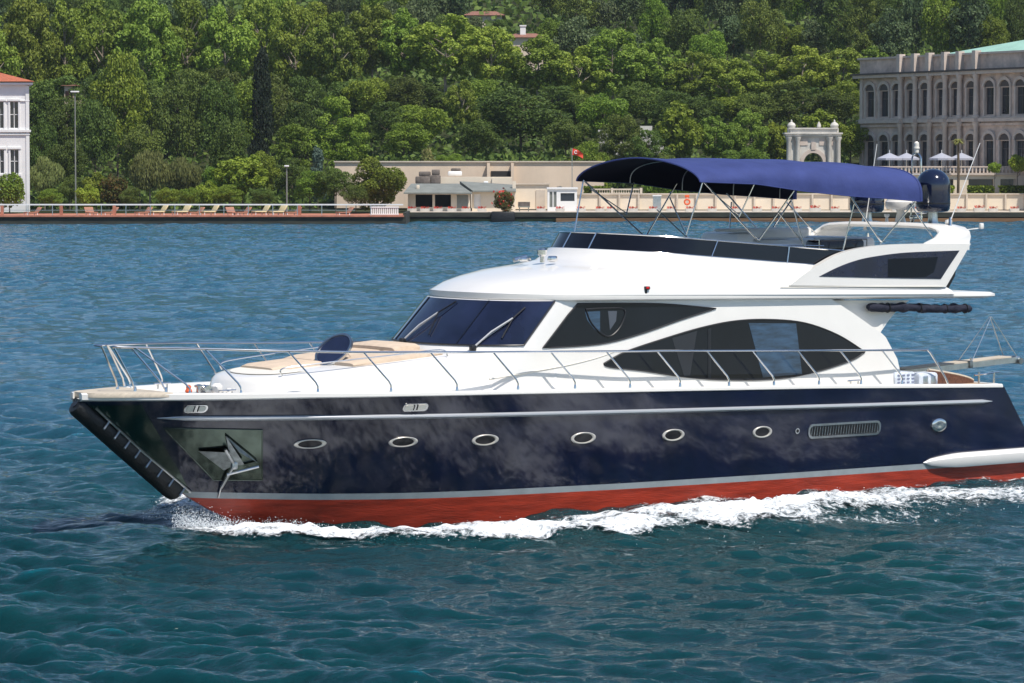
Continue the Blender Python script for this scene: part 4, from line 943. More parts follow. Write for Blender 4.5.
# old tyre-dark fender post at the terrace end
# rail along the left terrace
ra = empty('terrace_railing', (XE, 359.6, .92)); tag(ra, 'long white topped railing along the left terrace edge', 'railing')
def locbox(par, name, x0, x1, y0, y1, z0, z1, m, bev=0):
    o = slab_obj(name, x0, x1, y0, y1, z0, z1, m, None, bev); o.data.transform(Matrix.Translation(-Vector(par.location))); o.parent = par; return o
locbox(ra, 'top_rail', XL, XE, 359.5, 359.72, 1.98, 2.12, M['white'])
locbox(ra, 'lower_rail', XL, XE-5, 359.57, 359.63, 1.45, 1.50, M['steel_rough'])
x = xat(-20, 360)
while x < XE-1:
    locbox(ra, 'post', x-.04, x+.04, 359.55, 359.65, .92, 2.0, M['steel_rough']); x += 2.55
for px in (3, 62, 115, 300): locbox(ra, 'brick_pier', xat(px, 360)-.16, xat(px, 360)+.16, 359.45, 359.8, .92, 1.95, M['pink'])
wp = empty('fence_panel', (xat(383, 361), 361, .9)); tag(wp, 'white slatted fence panel at the right end of the lounger terrace', 'fence')
for kx in range(14): locbox(wp, 'slat', xat(371+kx*2.0, 361), xat(371+kx*2.0, 361)+.15, 361, 361.05, .92, 1.85, M['white'])
locbox(wp, 'rail', xat(370, 361), xat(399, 361), 360.95, 361.0, 1.7, 1.84, M['white'])
locbox(wp, 'rail', xat(370, 361), xat(399, 361), 360.95, 361.0, .98, 1.08, M['white'])

# sun loungers on the terrace
def mk_lounger(m):
    r = empty('sun_lounger')
    mb = MB(); mb.box((0, 0, .33), (1.15, .66, .12), bev=.04); a = mb.build('seat', m, r)
    mb = MB(); mb.box((.72, 0, .62), (.12, .66, .75), bev=.04, ry=radians(32)); mb.build('backrest', m, r)
    mb = MB()
    for x_ in (-.5, .5):
        for y_ in (-.28, .28): mb.box((x_, y_, .14), (.05, .05, .28))
    mb.build('legs', M['white'], r); return r
def copy_tree(o, parent=None):
    c = o.copy(); COL.objects.link(c)
    if parent: c.parent = parent
    for ch in list(o.children): copy_tree(ch, c)
    return c
lp = {'c': mk_lounger(M['lounger_cream']), 'r': mk_lounger(M['lounger_red'])}; used = set()
LG = [(31, 'r', 'terracotta sun lounger at the far left, before the white villa'), (92, 'r', 'terracotta sun lounger below the dark round bush'), (142, 'r', 'terracotta sun lounger left of the first cream lounger'), (157, 'c', 'leftmost cream sun lounger on the terrace'),
      (180, 'c', 'second cream sun lounger from the left'), (194, 'r', 'terracotta sun lounger between the second and third cream ones'), (208, 'c', 'third cream sun lounger from the left'), (241, 'r', 'terracotta sun lounger left of the pair of cream ones'), (259, 'c', 'cream sun lounger fourth from the left'),
      (276, 'c', 'rightmost cream sun lounger left of the lamp post'), (291, 'r', 'terracotta sun lounger at the foot of the grey lamp post'), (343, 'r', 'terracotta sun lounger below the broad green tree'), (234, 'r', 'terracotta sun lounger with its back to another one'), (108, 'r', 'terracotta sun lounger by the brick pier')]
for px, k_, lab in LG:
    o = lp[k_] if k_ not in used else copy_tree(lp[k_]); used.add(k_)
    o.location = (xat(px, 362.2), 362.2, .90); o.scale = (1.15, 2.0 if k_ == 'c' else 1.5, 1.15 if k_ == 'c' else .9); o.rotation_euler = (0, 0, radians(random.uniform(25, 40))+(pi/2 if px in (92, 234) else 0)); tag(o, lab, 'sun lounger', 'sun loungers on the left terrace')
# lamp posts
for px, D, yt, lab in ((76, 378, 92, 'tall grey lamp post between dark trees beside the villa'), (287, 366, 166, 'short grey lamp post behind the cream loungers')):
    z0 = .9; zt = zat(yt, D); r = empty('lamp_post', (xat(px, D), D, z0)); tag(r, lab, 'lamp post')
    mb = MB(); mb.tube([(0, 0, 0), (0, 0, zt-z0)], .09, 8, r2=.06); mb.build('pole', M['roof_grey'], r)
    mb = MB(); mb.box((0, -.1, zt-z0), (.95 if px < 100 else .5, .3, .16), bev=.04); mb.build('lamp_head', M['white'], r)
# little white statues / table and parasols under the tree
for px in (378, 388, 394): 
    r = empty('terrace_table', (xat(px, 366), 366, .9)); tag(r, {378: 'small white cafe table left of the blue kiosk', 388: 'middle small white cafe table beside the kiosk', 394: 'rightmost white cafe table against the kiosk'}[px], 'table', 'cafe tables beside the kiosk')
    mb = MB(); mb.lathe([(.42, .72), (.42, .78)], n=12); mb.build('table_top', M['white'], r); mb = MB(); mb.lathe([(.25, 0), (.05, .08), (.05, .72)], n=8); mb.build('leg', M['white'], r)

# ---- wall builder with real openings
def wall_openings(mb, Pf, s0, s1, z0, z1, holes, depth):
    """Pf(s, d, z): point at s along, d behind the face. holes: (sa, sb, za, zb, arch)"""
    ss = sorted({s0, s1}|{h[0] for h in holes}|{h[1] for h in holes}); zz = sorted({z0, z1}|{h[2] for h in holes}|{h[3] for h in holes})
    for i in range(len(ss)-1):
        for j in range(len(zz)-1):
            cs, cz = (ss[i]+ss[i+1])/2, (zz[j]+zz[j+1])/2
            if any(h[0] < cs < h[1] and h[2] < cz < h[3] for h in holes): continue
            mb.add([Pf(ss[i], 0, zz[j]), Pf(ss[i+1], 0, zz[j]), Pf(ss[i+1], 0, zz[j+1]), Pf(ss[i], 0, zz[j+1])], [(0, 1, 2, 3)])
    for a, b, c, d in [h[:4] for h in holes]:
        q = [(a, c), (b, c), (b, d), (a, d)]
        for i in range(4):
            (p, r_), (s_, t_) = q[i], q[(i+1) % 4]; mb.add([Pf(p, 0, r_), Pf(s_, 0, t_), Pf(s_, depth, t_), Pf(p, depth, r_)], [(3, 2, 1, 0)])
def boxS(mb, Pf, s0, s1, d0, d1, z0, z1):
    mb.add([Pf(s, d, z) for z in (z0, z1) for s, d in ((s0, d0), (s1, d0), (s1, d1), (s0, d1))], [(3, 2, 1, 0), (4, 5, 6, 7), (0, 1, 5, 4), (1, 2, 6, 5), (2, 3, 7, 6), (3, 0, 4, 7)])

# ---- palace
D0, D1 = 420.0, 388.0
P0 = np.array([xat(860, D0), D0]); P1 = np.array([xat(1024, D1), D1]); dS = (P1-P0)/np.linalg.norm(P1-P0); nB = np.array([-dS[1], dS[0]])  # into the building
if nB[0] < 0: nB = -nB
pal = empty('palace', (P0[0], P0[1], 2)); tag(pal, 'long grey brown stone palace with arched windows, pilasters and green copper roof', 'palace')
def Pp(s, d, z): q = P0+dS*s+nB*d; return (q[0]-P0[0], q[1]-P0[1], z-2)
def s_of(px):
    k_ = (px-512)/F; return (k_*P0[1]-P0[0])/(dS[0]-k_*dS[1])
def z_of(s, py): D = P0[1]+dS[1]*s; return zat(py, D)
LEN = 66.0; ZT = zat(59, 420); ZC = zat(77, 420); ZM = zat(121.5, 420); zu0, zu1 = zat(117, 418), zat(92, 418); zl0, zl1 = zat(166, 418), zat(142, 418)
wpx = [870, 884, 897, 911, 925, 941, 955.6, 971, 989, 1004.5, 1020]; ws_ = [s_of(p) for p in wpx]
while ws_[-1] < LEN-5: ws_.append(ws_[-1]+3.9)
holes = []; hw_ = .95
for s in ws_:
    holes.append((s-hw_, s+hw_, zu0, zu1)); holes.append((s-hw_, s+hw_, zl0, zl1))
mb = MB(); wall_openings(mb, Pp, 0, LEN, 1, ZC, holes, .32)
mb.add([Pp(0, 0, 1), Pp(0, 22, 1), Pp(0, 22, ZC), Pp(0, 0, ZC), Pp(LEN, 0, 1), Pp(LEN, 22, 1), Pp(LEN, 22, ZC), Pp(LEN, 0, ZC)], [(0, 1, 2, 3), (7, 6, 5, 4), (1, 5, 6, 2), (3, 2, 6, 7)])
mb.build('wall', M['stone'], pal)
def band(name, z0, z1, out, m, s0=-.35, s1=None):
    mb = MB(); boxS(mb, Pp, s0, LEN, -out, .01, z0, z1); boxS(mb, Pp, s0, .0, .02, 22, z0, z1); return mb.build(name, m, pal)
band('cornice', ZC-.25, ZC+.12, .75, M['stone_pale'], -.75); band('cornice', ZC+.125, ZC+.32, .95, M['frame_dark'], -.95)
mb = MB(); boxS(mb, Pp, -.1, LEN, -.1, .5, ZC+.33, ZT-.2); boxS(mb, Pp, -.1, .4, .51, 22, ZC+.33, ZT-.2); mb.build('parapet', M['stone'], pal)
band('parapet_coping', ZT-.2, ZT+.04, .35, M['stone_pale'], -.35)
band('string_course', ZM-.28, ZM+.12, .45, M['stone_pale'], -.45); band('string_course', ZM-.75, ZM-.45, .22, M['stone'], -.22)
band('plinth', 1, zl0-1.0, .3, M['stone_pale'], -.3); band('sill_course', zl0-.42, zl0-.25, .25, M['stone_pale'], -.25); band('sill_course', zu0-.42, zu0-.25, .25, M['stone_pale'], -.25)
for sx in ws_:
    for za, zb in ((zu0, zu1), (zl0, zl1)):
        mb = MB(); boxS(mb, Pp, sx-hw_, sx+hw_, .26, .30, za, zb); wn = mb.build('window', M['win'], pal)
        mb = MB(); boxS(mb, Pp, sx-.04, sx+.04, .20, .25, za, zb-.01); boxS(mb, Pp, sx-hw_, sx+hw_, .21, .255, za+(zb-za)*.68, za+(zb-za)*.71); boxS(mb, Pp, sx-hw_+.01, sx-hw_+.1, .20, .25, za, zb-.01); boxS(mb, Pp, sx+hw_-.1, sx+hw_-.01, .20, .25, za, zb-.01); mb.build('frame', M['frame_dark'], wn)
        # moulded surround and arched hood
        mb = MB(); boxS(mb, Pp, sx-hw_-.28, sx-hw_-.02, -.16, .0, za-.2, zb+.1); boxS(mb, Pp, sx+hw_+.02, sx+hw_+.28, -.16, .0, za-.2, zb+.1); boxS(mb, Pp, sx-hw_-.36, sx+hw_+.36, -.3, .0, za-.36, za-.21)
        R1, R0 = hw_+.42, hw_+.12; n = 10; zz0 = zb+.11
        ring = []
        for j in range(n+1):
            a = pi*j/n; ring.append([Pp(sx+R1*cos(a), -.26, zz0+.82*R1*sin(a)), Pp(sx+R1*cos(a), .0, zz0+.82*R1*sin(a)), Pp(sx+R0*cos(a), .0, zz0+.7*R0*sin(a)), Pp(sx+R0*cos(a), -.26, zz0+.7*R0*sin(a))])
        mb.rings(ring); mb.build('surround', M['stone_pale'], wn)
        mb = MB(); mb.add([Pp(sx+R0*cos(pi*j/n), -.06, zz0+.7*R0*sin(pi*j/n)) for j in range(n+1)], [tuple(range(n+1))]); mb.build('tympanum', M['frame_dark'], wn)
pil = [s_of(p) for p in (902.5, 917, 931.5, 947, 961.5, 978)]
for s in pil:
    mb = MB(); q = P0+dS*s
    for za, zb in ((1.0, ZM-.3), (ZM+.13, ZC-.26)):
        c = Pp(s, -.42, za); h = zb-za; mb.lathe([(.42, 0), (.42, .25), (.33, .35), (.31, h*.5), (.27, h-.6), (.36, h-.45), (.44, h-.1), (.44, h)], c, n=12)
    boxS(mb, Pp, s-.4, s+.4, -.95, .0, ZM-.3, ZM+.125); boxS(mb, Pp, s-.36, s+.36, -.8, .0, ZC-.26, ZT+.25); mb.build('column', M['stone_pale'], pal)
for s in (.35, LEN-.5): mb = MB(); boxS(mb, Pp, s-.3, s+.3, -.2, -.001, 1, ZC-.3); mb.build('pilaster', M['stone_pale'], pal)
# balcony balustrade between the columns on the lower floor
mb = MB(); boxS(mb, Pp, pil[0]-2, pil[-1]+2, -1.6, -.35, zl0-.55, zl0-.35); bal = mb.build('balcony', M['stone_pale'], pal)
# roof
sa, sb, sc = s_of(932), s_of(1000), LEN-3
mb = MB(); zr = ZT+.1
v = [Pp(sa, 1.2, zr), Pp(sc+2, 1.2, zr), Pp(sc+2, 20, zr), Pp(sa, 20, zr), Pp(sa+22, 10, zr+2.9), Pp(sc-6, 10, zr+2.9)]
mb.add(v, [(0, 1, 5, 4), (1, 2, 5), (2, 3, 4, 5), (3, 0, 4), (3, 2, 1, 0)]); o = mb.build('roof', M['copper'], pal); fix_normals(o)
# terrace in front of the palace with arched undercroft
tw = empty('palace_terrace_wall', (xat(940, 389), 389, 1)); tag(tw, 'cream terrace wall with dark openings and hedge strips in front of the palace', 'wall')
def Pt(s, d, z): return (s, d, z-1)
x0t = xat(852, 389)-tw.location.x; x1t = 70; zt = zat(175, 389)
hs = [(xat(a, 389)-tw.location.x, xat(b, 389)-tw.location.x, zat(190.5, 389), zat(179, 389)) for a, b in ((871, 893), (900, 925), (931, 953), (968, 993), (1000, 1027), (1034, 1060), (1067, 1093))]
mb = MB(); wall_openings(mb, Pt, x0t, x1t, 1, zt, hs, .6); mb.add([Pt(x0t, 0, zt), Pt(x1t, 0, zt), Pt(x1t, 9, zt), Pt(x0t, 9, zt), Pt(x0t, 9, 1), Pt(x0t, 0, 1)], [(0, 1, 2, 3), (0, 3, 4, 5)]); mb.build('wall', M['wall_cream'], tw)
for a, b, c, d in hs:
    mb = MB(); boxS(mb, Pt, a, b, .5, .55, c, d); mb.build('window', M['win'], tw)
mb = MB(); boxS(mb, Pt, x0t-.2, x1t, -.25, .3, zt, zt+.25); mb.build('coping', M['stone_pale'], tw)
mb = MB(); xx = x0t
while xx < x1t: boxS(mb, Pt, xx, xx+.16, -.1, .1, zt+.25, zt+.85); xx += .42
boxS(mb, Pt, x0t, x1t, -.15, .15, zt+.85, zt+1.0); mb.build('balustrade', M['stone_pale'], tw)
# parasols
def mk_parasol():
    r = empty('parasol'); mb = MB(); rg = [[(1.5*cos(2*pi*(j+.5)/8), 1.5*sin(2*pi*(j+.5)/8), 2.35) for j in range(8)], [(.08*cos(2*pi*(j+.5)/8), .08*sin(2*pi*(j+.5)/8), 2.95) for j in range(8)]]
    mb.rings(rg); mb.rings([[(x_*1.0, y_*1.0, 2.14) for x_, y_, z_ in rg[0]], [(x_*1.002, y_*1.002, 2.36) for x_, y_, z_ in rg[0]]], caps=False); mb.build('canopy', M['umb'], r)
    mb = MB(); mb.tube([(0, 0, 0), (0, 0, 3.3)], .04, 6); mb.lathe([(.4, 0), (.4, .1)], n=10); mb.build('pole', M['white'], r); return r
p0 = mk_parasol()
for i, (px, D, lab) in enumerate(((889, 391, 'leftmost white parasol on the palace terrace'), (906, 393, 'white parasol left of the mast loop on the palace terrace'), (941, 391, 'white parasol left of the tall palm tree'), (961, 393, 'rightmost white parasol behind the palm trunk'))):
    o = p0 if i == 0 else copy_tree(p0); o.location = (xat(px, D), D, zat(153, D)-2.95); tag(o, lab, 'parasol', 'parasols on the palace terrace')

# ---- gate arch
ga = empty('monumental_gate', (xat(812, 402), 402, 1)); tag(ga, 'pale ornate marble gate with round arch and ball finials', 'gate')
g = lambda py: zat(py, 402)-1
hw = (xat(838, 402)-xat(787, 402))/2; oh = (xat(822.5, 402)-xat(803.5, 402))/2
mb = MB(); ztop = g(136)
n = 16; zsp = g(163); poly = [(-hw*.93, 0), (-oh, 0), (-oh, zsp)]+[(-oh*cos(pi*j/n), zsp+oh*1.05*sin(pi*j/n)) for j in range(1, n)]+[(oh, zsp), (oh, 0), (hw*.93, 0), (hw*.93, ztop), (-hw*.93, ztop)]
mb.prism(poly, lambda x_, z_: (x_, -1.2, z_), lambda x_, z_: (x_, 1.2, z_)); o = mb.build('body', M['marble'], ga); fix_normals(o)
mb = MB(); mb.box((0, 0, g(135)), (2*hw+.5, 3.0, .35)); mb.box((0, 0, g(133.5)), (2*hw+.8, 3.3, .18)); mb.build('cornice', M['marble'], ga)
mb = MB(); mb.box((0, 0, (g(133)+g(129))/2), (2*hw*.9, 2.4, g(129)-g(133))); mb.box((0, 0, g(128.6)), (2*hw*.96, 2.7, .16)); mb.build('attic', M['marble'], ga)
for sx in (-1, 1):
    for k_, off in ((.97, 0), (.62, 0)):
        mb = MB(); c = (sx*hw*k_, -1.45, 0); h = g(137); mb.lathe([(.42, 0), (.42, .4), (.3, .5), (.28, h*.5), (.25, h-.5), (.38, h-.2), (.4, h)], c, n=12); mb.build('column', M['marble'], ga)
    mb = MB(); mb.box((sx*hw*.84, -.5, g(131)), (.9, .9, .6)); mb.lathe([(.2, 0), (.42, .15), (.5, .4), (.36, .66), (.12, .78), (.12, .9), (.02, 1.1)], (sx*hw*.84, -.5, g(129)), n=12); mb.build('finial', M['marble'], ga)
    mb = MB(); mb.box((sx*hw*.5, -1.23, g(142)), (hw*.55, .08, .8)); mb.build('panel', M['stone_pale'], ga)
mb = MB(); mb.lathe([(.1, 0), (.25, .2), (.2, .5), (.05, .8)], (hw*.25, 0, g(128.6)), n=10); mb.build('finial', M['marble'], ga)
ring = []
for j in range(n+1):
    a = pi*j/n; ring.append([(-(oh+e)*cos(a), yy, zsp+(oh+e)*1.05*sin(a)) for e, yy in ((.02, -1.34), (.45, -1.34), (.45, -1.2), (.02, -1.2))])
mb = MB(); mb.rings(ring); mb.build('archivolt', M['stone_pale'], ga)
mb = MB(); mb.box((0, -1.26, g(146)), (.5, .3, .9)); mb.build('keystone', M['stone_pale'], ga)

# ---- villa at the left edge
vl = empty('white_villa', (xat(29.5, 380), 380, .9)); tag(vl, 'white two storey villa with red tiled roof at the left edge', 'house')
gv = lambda py: zat(py, 380)
def Pv(s, d, z): return (-s-d*.17, d, z-.9)
holes = []
for s in (1.15, 2.75, 4.6, 7.0, 8.6, 11, 13, 16):
    for a, b in ((128, 102), (173, 150)): holes.append((s, s+.85, gv(a), gv(b)))
holes = [h for h in holes]
mb = MB(); wall_openings(mb, Pv, 0, 20, .5, gv(83), holes, .3); mb.add([Pv(0, 0, .5), Pv(0, 12, .5), Pv(0, 12, gv(83)), Pv(0, 0, gv(83))], [(3, 2, 1, 0)]); o = mb.build('wall', M['villa_white'], vl)
for a, b, c, d in holes:
    mb = MB(); boxS(mb, Pv, a, b, .22, .26, c, d); wn = mb.build('window', M['win'], vl)
    mb = MB(); boxS(mb, Pv, a+.38, a+.46, .15, .21, c, d); boxS(mb, Pv, a, b, .15, .21, (c+d)/2, (c+d)/2+.07); mb.build('frame', M['white'], wn)
    mb = MB(); boxS(mb, Pv, a-.22, a-.03, -.12, 0, c-.1, d+.1); boxS(mb, Pv, b+.03, b+.22, -.12, 0, c-.1, d+.1); boxS(mb, Pv, a-.28, b+.28, -.2, 0, d+.1, d+.3); boxS(mb, Pv, a-.28, b+.28, -.2, 0, c-.3, c-.1); mb.build('surround', M['white'], wn)
mb = MB()
for py, o_, h_ in ((84, .5, .22), (131, .25, .25), (134.5, .15, .12), (101, .12, .1)): boxS(mb, Pv, -o_, 20, -o_, -.002, gv(py)-h_/2, gv(py)+h_/2); boxS(mb, Pv, -o_, -.002, .0, 12, gv(py)-h_/2, gv(py)+h_/2)
mb.build('string_course', M['white'], vl)
mb = MB(); boxS(mb, Pv, -.08, .3, -.1, -.003, .5, gv(86)); mb.build('corner_pilaster', M['white'], vl)
mb = MB(); z = gv(83)+.12; v = [Pv(-.7, -.7, z), Pv(21, -.7, z), Pv(21, 13, z), Pv(-.7, 13, z), Pv(6.0, 6, z+1.9), Pv(15, 6, z+1.9)]
mb.add(v, [(0, 1, 5, 4), (1, 2, 5), (2, 3, 4, 5), (3, 0, 4), (3, 2, 1, 0)]); o = mb.build('roof', M['tile'], vl); fix_normals(o)

# ---- long tan retaining wall and things before it
rw = empty('retaining_wall', (xat(345, 396), 396, 1)); tag(rw, 'long plain tan retaining wall behind the low pavilion and sheds', 'wall')
def seg(name, a, b, ya, yb, D0_, th, m, par):
    return locbox(par, name, xat(a, D0_), xat(b, D0_), D0_, D0_+th, zat(yb, D0_), zat(ya, D0_), m)
seg('wall', 335, 604, 162.3, 208, 396, 1.0, M['wall_tan'], rw); seg('coping', 334, 605, 161, 162.3, 395.8, 1.4, M['paving'], rw)
seg('buttress', 487, 490, 163, 190, 395.3, .68, M['wall_tan'], rw); seg('buttress', 511, 514, 163, 190, 395.3, .68, M['wall_tan'], rw)
seg('doorway', 491, 511, 171, 177, 395.9, .09, M['dark'], rw)
tb = empty('upper_terrace', (xat(460, 390), 390, 1)); tag(tb, 'low cream terrace block with covered furniture above the pavilion', 'wall')
seg('wall', 440, 512, 177, 208, 389, 3.5, M['wall_cream'], tb); seg('parapet', 492, 512, 177.5, 186, 388.8, .19, M['wall_cream'], tb)
for i, (px, y0, y1, w_, lab) in enumerate(((424, 171, 184, 1.9, 'dark covered stack of furniture on the pavilion roof'), (435, 169, 184, 1.3, 'brown covered chairs beside the furniture stack'), (455, 168, 176, 1.6, 'pale covered barbecue on the upper terrace'), (485, 181, 187, .8, 'small white folded parasol bundle on the roof'))):
    r = empty('covered_furniture', (xat(px, 388.2 if i < 2 or i == 3 else 390.5), 388.2 if i != 2 else 390.5, zat(y1, 388))); tag(r, lab, 'furniture')
    h = zat(y0, 388)-zat(y1, 388); mb = MB(); mb.box((0, 0, h*.3), (w_, .9, h*.6), bev=.15, taper=.9); mb.build('base', M['furn'] if i < 2 else M['white'], r); mb = MB(); mb.box((.1, 0, h*.78), (w_*.7, .7, h*.38), bev=.12); mb.build('cover', M['furn'] if i < 3 else M['white'], r)
# pavilion with grey roof
pv = empty('low_pavilion', (xat(437, 379), 379, 1)); tag(pv, 'low cream pavilion with grey roof and two dark openings', 'pavilion')
def Pq(s, d, z): return (s-pv.location.x, d, z-1)
X = lambda px, D=379: xat(px, D)
Zq = lambda py: zat(py, 379)
mb = MB(); wall_openings(mb, Pq, X(408), X(470), .9, Zq(192.5), [(X(415.5), X(432.5), Zq(207), Zq(194.5)), (X(435), X(451), Zq(207), Zq(194.5))], .4)
mb.add([Pq(X(470), 0, .9), Pq(X(470), 8, .9), Pq(X(470), 8, Zq(192.5)), Pq(X(470), 0, Zq(192.5)), Pq(X(408), 0, .9), Pq(X(408), 8, .9), Pq(X(408), 8, Zq(192.5)), Pq(X(408), 0, Zq(192.5))], [(0, 1, 2, 3), (7, 6, 5, 4)]); mb.build('wall', M['wall_cream'], pv)
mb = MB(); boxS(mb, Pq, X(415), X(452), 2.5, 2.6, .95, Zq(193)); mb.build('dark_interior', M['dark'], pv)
mb = MB(); boxS(mb, Pq, X(457), X(470)-.2, -.04, -.004, Zq(208), Zq(195)); mb.build('shutter', M['roof_grey'], pv)
mb = MB(); a, b = X(404), X(472); z0 = Zq(192.4); mb.add([Pq(a, -1.2, z0), Pq(b, -1.2, z0), Pq(b-1.5, 4, z0+.95), Pq(a+.7, 4, z0+.95), Pq(a, -1.2, z0-.15), Pq(b, -1.2, z0-.15), Pq(b, 8, z0-.15), Pq(a, 8, z0-.15)], [(0, 1, 2, 3), (4, 5, 1, 0), (7, 6, 5, 4), (5, 6, 2, 1), (6, 7, 3, 2), (7, 4, 0, 3)]); o = mb.build('roof', M['roof_grey'], pv); fix_normals(o)
mb = MB(); mb.box((xat(418, 380)-pv.location.x, 1.0, z0-1+.55), (.35, .35, .5), bev=.05); mb.build('roof_vent', M['wall_cream'], pv)
sh = empty('cream_shed', (X(494), 380, 1)); tag(sh, 'cream shed with sloping grey roof right of the low pavilion', 'shed')
def Ps(s, d, z): return (s-sh.location.x, d, z-1)
mb = MB(); wall_openings(mb, Ps, X(472), X(515.5), .9, Zq(190), [(X(474), X(481), Zq(208.5), Zq(194))], .3); mb.add([Ps(X(515.5), 0, .9), Ps(X(515.5), 7, .9), Ps(X(515.5), 7, Zq(190)), Ps(X(515.5), 0, Zq(190)), Ps(X(472), 0, .9), Ps(X(472), 7, .9), Ps(X(472), 7, Zq(190)), Ps(X(472), 0, Zq(190))], [(0, 1, 2, 3), (7, 6, 5, 4)]); mb.build('wall', M['wall_cream'], sh)
mb = MB(); boxS(mb, Ps, X(474), X(481), .2, .26, Zq(208.5), Zq(194)); mb.build('door', M['white'], sh)
mb = MB(); a, b = X(459), X(516); z0 = Zq(190.5); mb.add([Ps(a+1.5, -.8, z0), Ps(b, -.8, z0), Ps(b, 4, z0+.6), Ps(a, 4, z0+1.0), Ps(a+1.5, -.8, z0-.15), Ps(b, -.8, z0-.15), Ps(b, 7, z0-.15), Ps(a, 7, z0-.15)], [(0, 1, 2, 3), (4, 5, 1, 0), (7, 6, 5, 4), (5, 6, 2, 1), (6, 7, 3, 2), (7, 4, 0, 3)]); o = mb.build('roof', M['roof_grey'], sh); fix_normals(o)
w3 = empty('courtyard_wall', (X(532), 384, 1)); tag(w3, 'cream courtyard wall with bench niche between shed and kiosk', 'wall')
seg('wall', 516, 549, 184.5, 209, 384, .5, M['wall_cream'], w3); seg('coping', 515.6, 550, 183.4, 184.5, 383.8, .9, M['paving'], w3); seg('doorway', 536, 545, 190, 208, 383.9, .09, M['paving'], w3); seg('gate_post', 512.5, 516, 181, 209, 381, .5, M['wall_cream'], w3)
bn = empty('stone_bench', (X(524), 378, 1.06)); tag(bn, 'grey stone bench against the courtyard wall', 'bench'); locbox(bn, 'seat', X(518, 378), X(530, 378), 377.7, 378.3, 1.5, 1.62, M['roof_grey']); locbox(bn, 'back', X(518, 378), X(530, 378), 378.31, 378.4, 1.6, 2.1, M['furn']); locbox(bn, 'leg', X(519, 378), X(520, 378), 377.8, 378.2, 1.06, 1.5, M['roof_grey']); locbox(bn, 'leg', X(528, 378), X(529, 378), 377.8, 378.2, 1.06, 1.5, M['roof_grey'])
# white kiosk
kk = empty('white_kiosk', (xat(562, 379), 379, 1.06)); tag(kk, 'white cabin kiosk with door and wide window on the promenade', 'kiosk')
def Pk(s, d, z): return (s-kk.location.x, d, z-1.06)
K = lambda px: xat(px, 379)
mb = MB(); wall_openings(mb, Pk, K(547.5), K(577), 1.07, Zq(189), [(K(549.5), K(552.5), Zq(207), Zq(191.5)), (K(553.5), K(556.5), Zq(207), Zq(191.5)), (K(560.5), K(574.5), Zq(201), Zq(193))], .2)
mb.add([Pk(K(577), 0, 1.07), Pk(K(577), 2.6, 1.07), Pk(K(577), 2.6, Zq(189)), Pk(K(577), 0, Zq(189)), Pk(K(547.5), 0, 1.07), Pk(K(547.5), 2.6, 1.07), Pk(K(547.5), 2.6, Zq(189)), Pk(K(547.5), 0, Zq(189))], [(0, 1, 2, 3), (7, 6, 5, 4)]); mb.build('wall', M['white'], kk)
mb = MB(); boxS(mb, Pk, K(560.5), K(574.5), .12, .15, Zq(201), Zq(193)); mb.build('window', M['win'], kk)
mb = MB(); boxS(mb, Pk, K(549.5), K(556.5), .12, .15, Zq(207), Zq(191.5)); mb.build('door', M['roof_grey'], kk)
mb = MB(); boxS(mb, Pk, K(546.8), K(577.7), -.15, 2.8, Zq(189), Zq(187.5)); mb.build('roof', M['white'], kk)
# low cream promenade wall with piers
pw = empty('promenade_wall', (xat(700, 384), 384, 1)); tag(pw, 'long low cream wall with shallow piers behind the promenade', 'wall')
seg('wall', 577, 1100, 194.5, 209.5, 384, .5, M['wall_cream'], pw); seg('coping', 577, 1100, 193.3, 194.5, 383.8, .9, M['paving'], pw)
for k_ in range(27): px = 600+k_*19.3; seg('pier', px-.9, px+.9, 194, 209.5, 383.75, .24, M['paving'], pw)
bw = empty('balustrade', (xat(620, 385), 385, 3)); tag(bw, 'cream balustrade with turned posts on the low wall', 'balustrade')
seg('top_rail', 593, 642, 188.6, 190, 384.1, .4, M['paving'], bw); seg('bottom_rail', 593, 642, 193.6-.9, 193.2, 384.1, .4, M['paving'], bw)
for k_ in range(20): px = 595+k_*2.4; seg('baluster', px-.45, px+.45, 190, 192.7, 384.2, .2, M['paving'], bw)
for px in (593, 612, 641): seg('pier', px-1.2, px+1.2, 187.9, 193.3, 384.0, .5, M['paving'], bw)
for px in (655, 548+30):
    pass
for px, lab in ((657, 'white utility cabinet standing before the low cream wall'),):
    r = empty('utility_cabinet', (xat(px, 382), 382, 1.06)); tag(r, lab, 'cabinet'); locbox(r, 'body', xat(px-4, 382), xat(px+4, 382), 382, 382.8, 1.06, zat(196, 382), M['steel_rough']); locbox(r, 'lid', xat(px-4.5, 382), xat(px+4.5, 382), 381.9, 382.9, zat(196, 382), zat(195, 382), M['white'])
# life ring on post
r = empty('life_ring_stand', (xat(687, 381), 381, 1.06)); tag(r, 'orange life ring on a stand before the low wall', 'life ring')
mb = MB(); mb.tube([(.28*cos(a), 0, 1.0+.28*sin(a)) for a in np.linspace(0, 2*pi, 17)[:-1]], .10, 8, closed=True); mb.build('ring', M['orange'], r); mb = MB(); mb.tube([(0, .15, 0), (0, .15, 1.7)], .05, 6); mb.build('post', M['white'], r)
mb = MB(); mb.box((0, .15, 1.62), (.5, .1, .3), bev=.03); mb.build('sign', M['orange'], r)

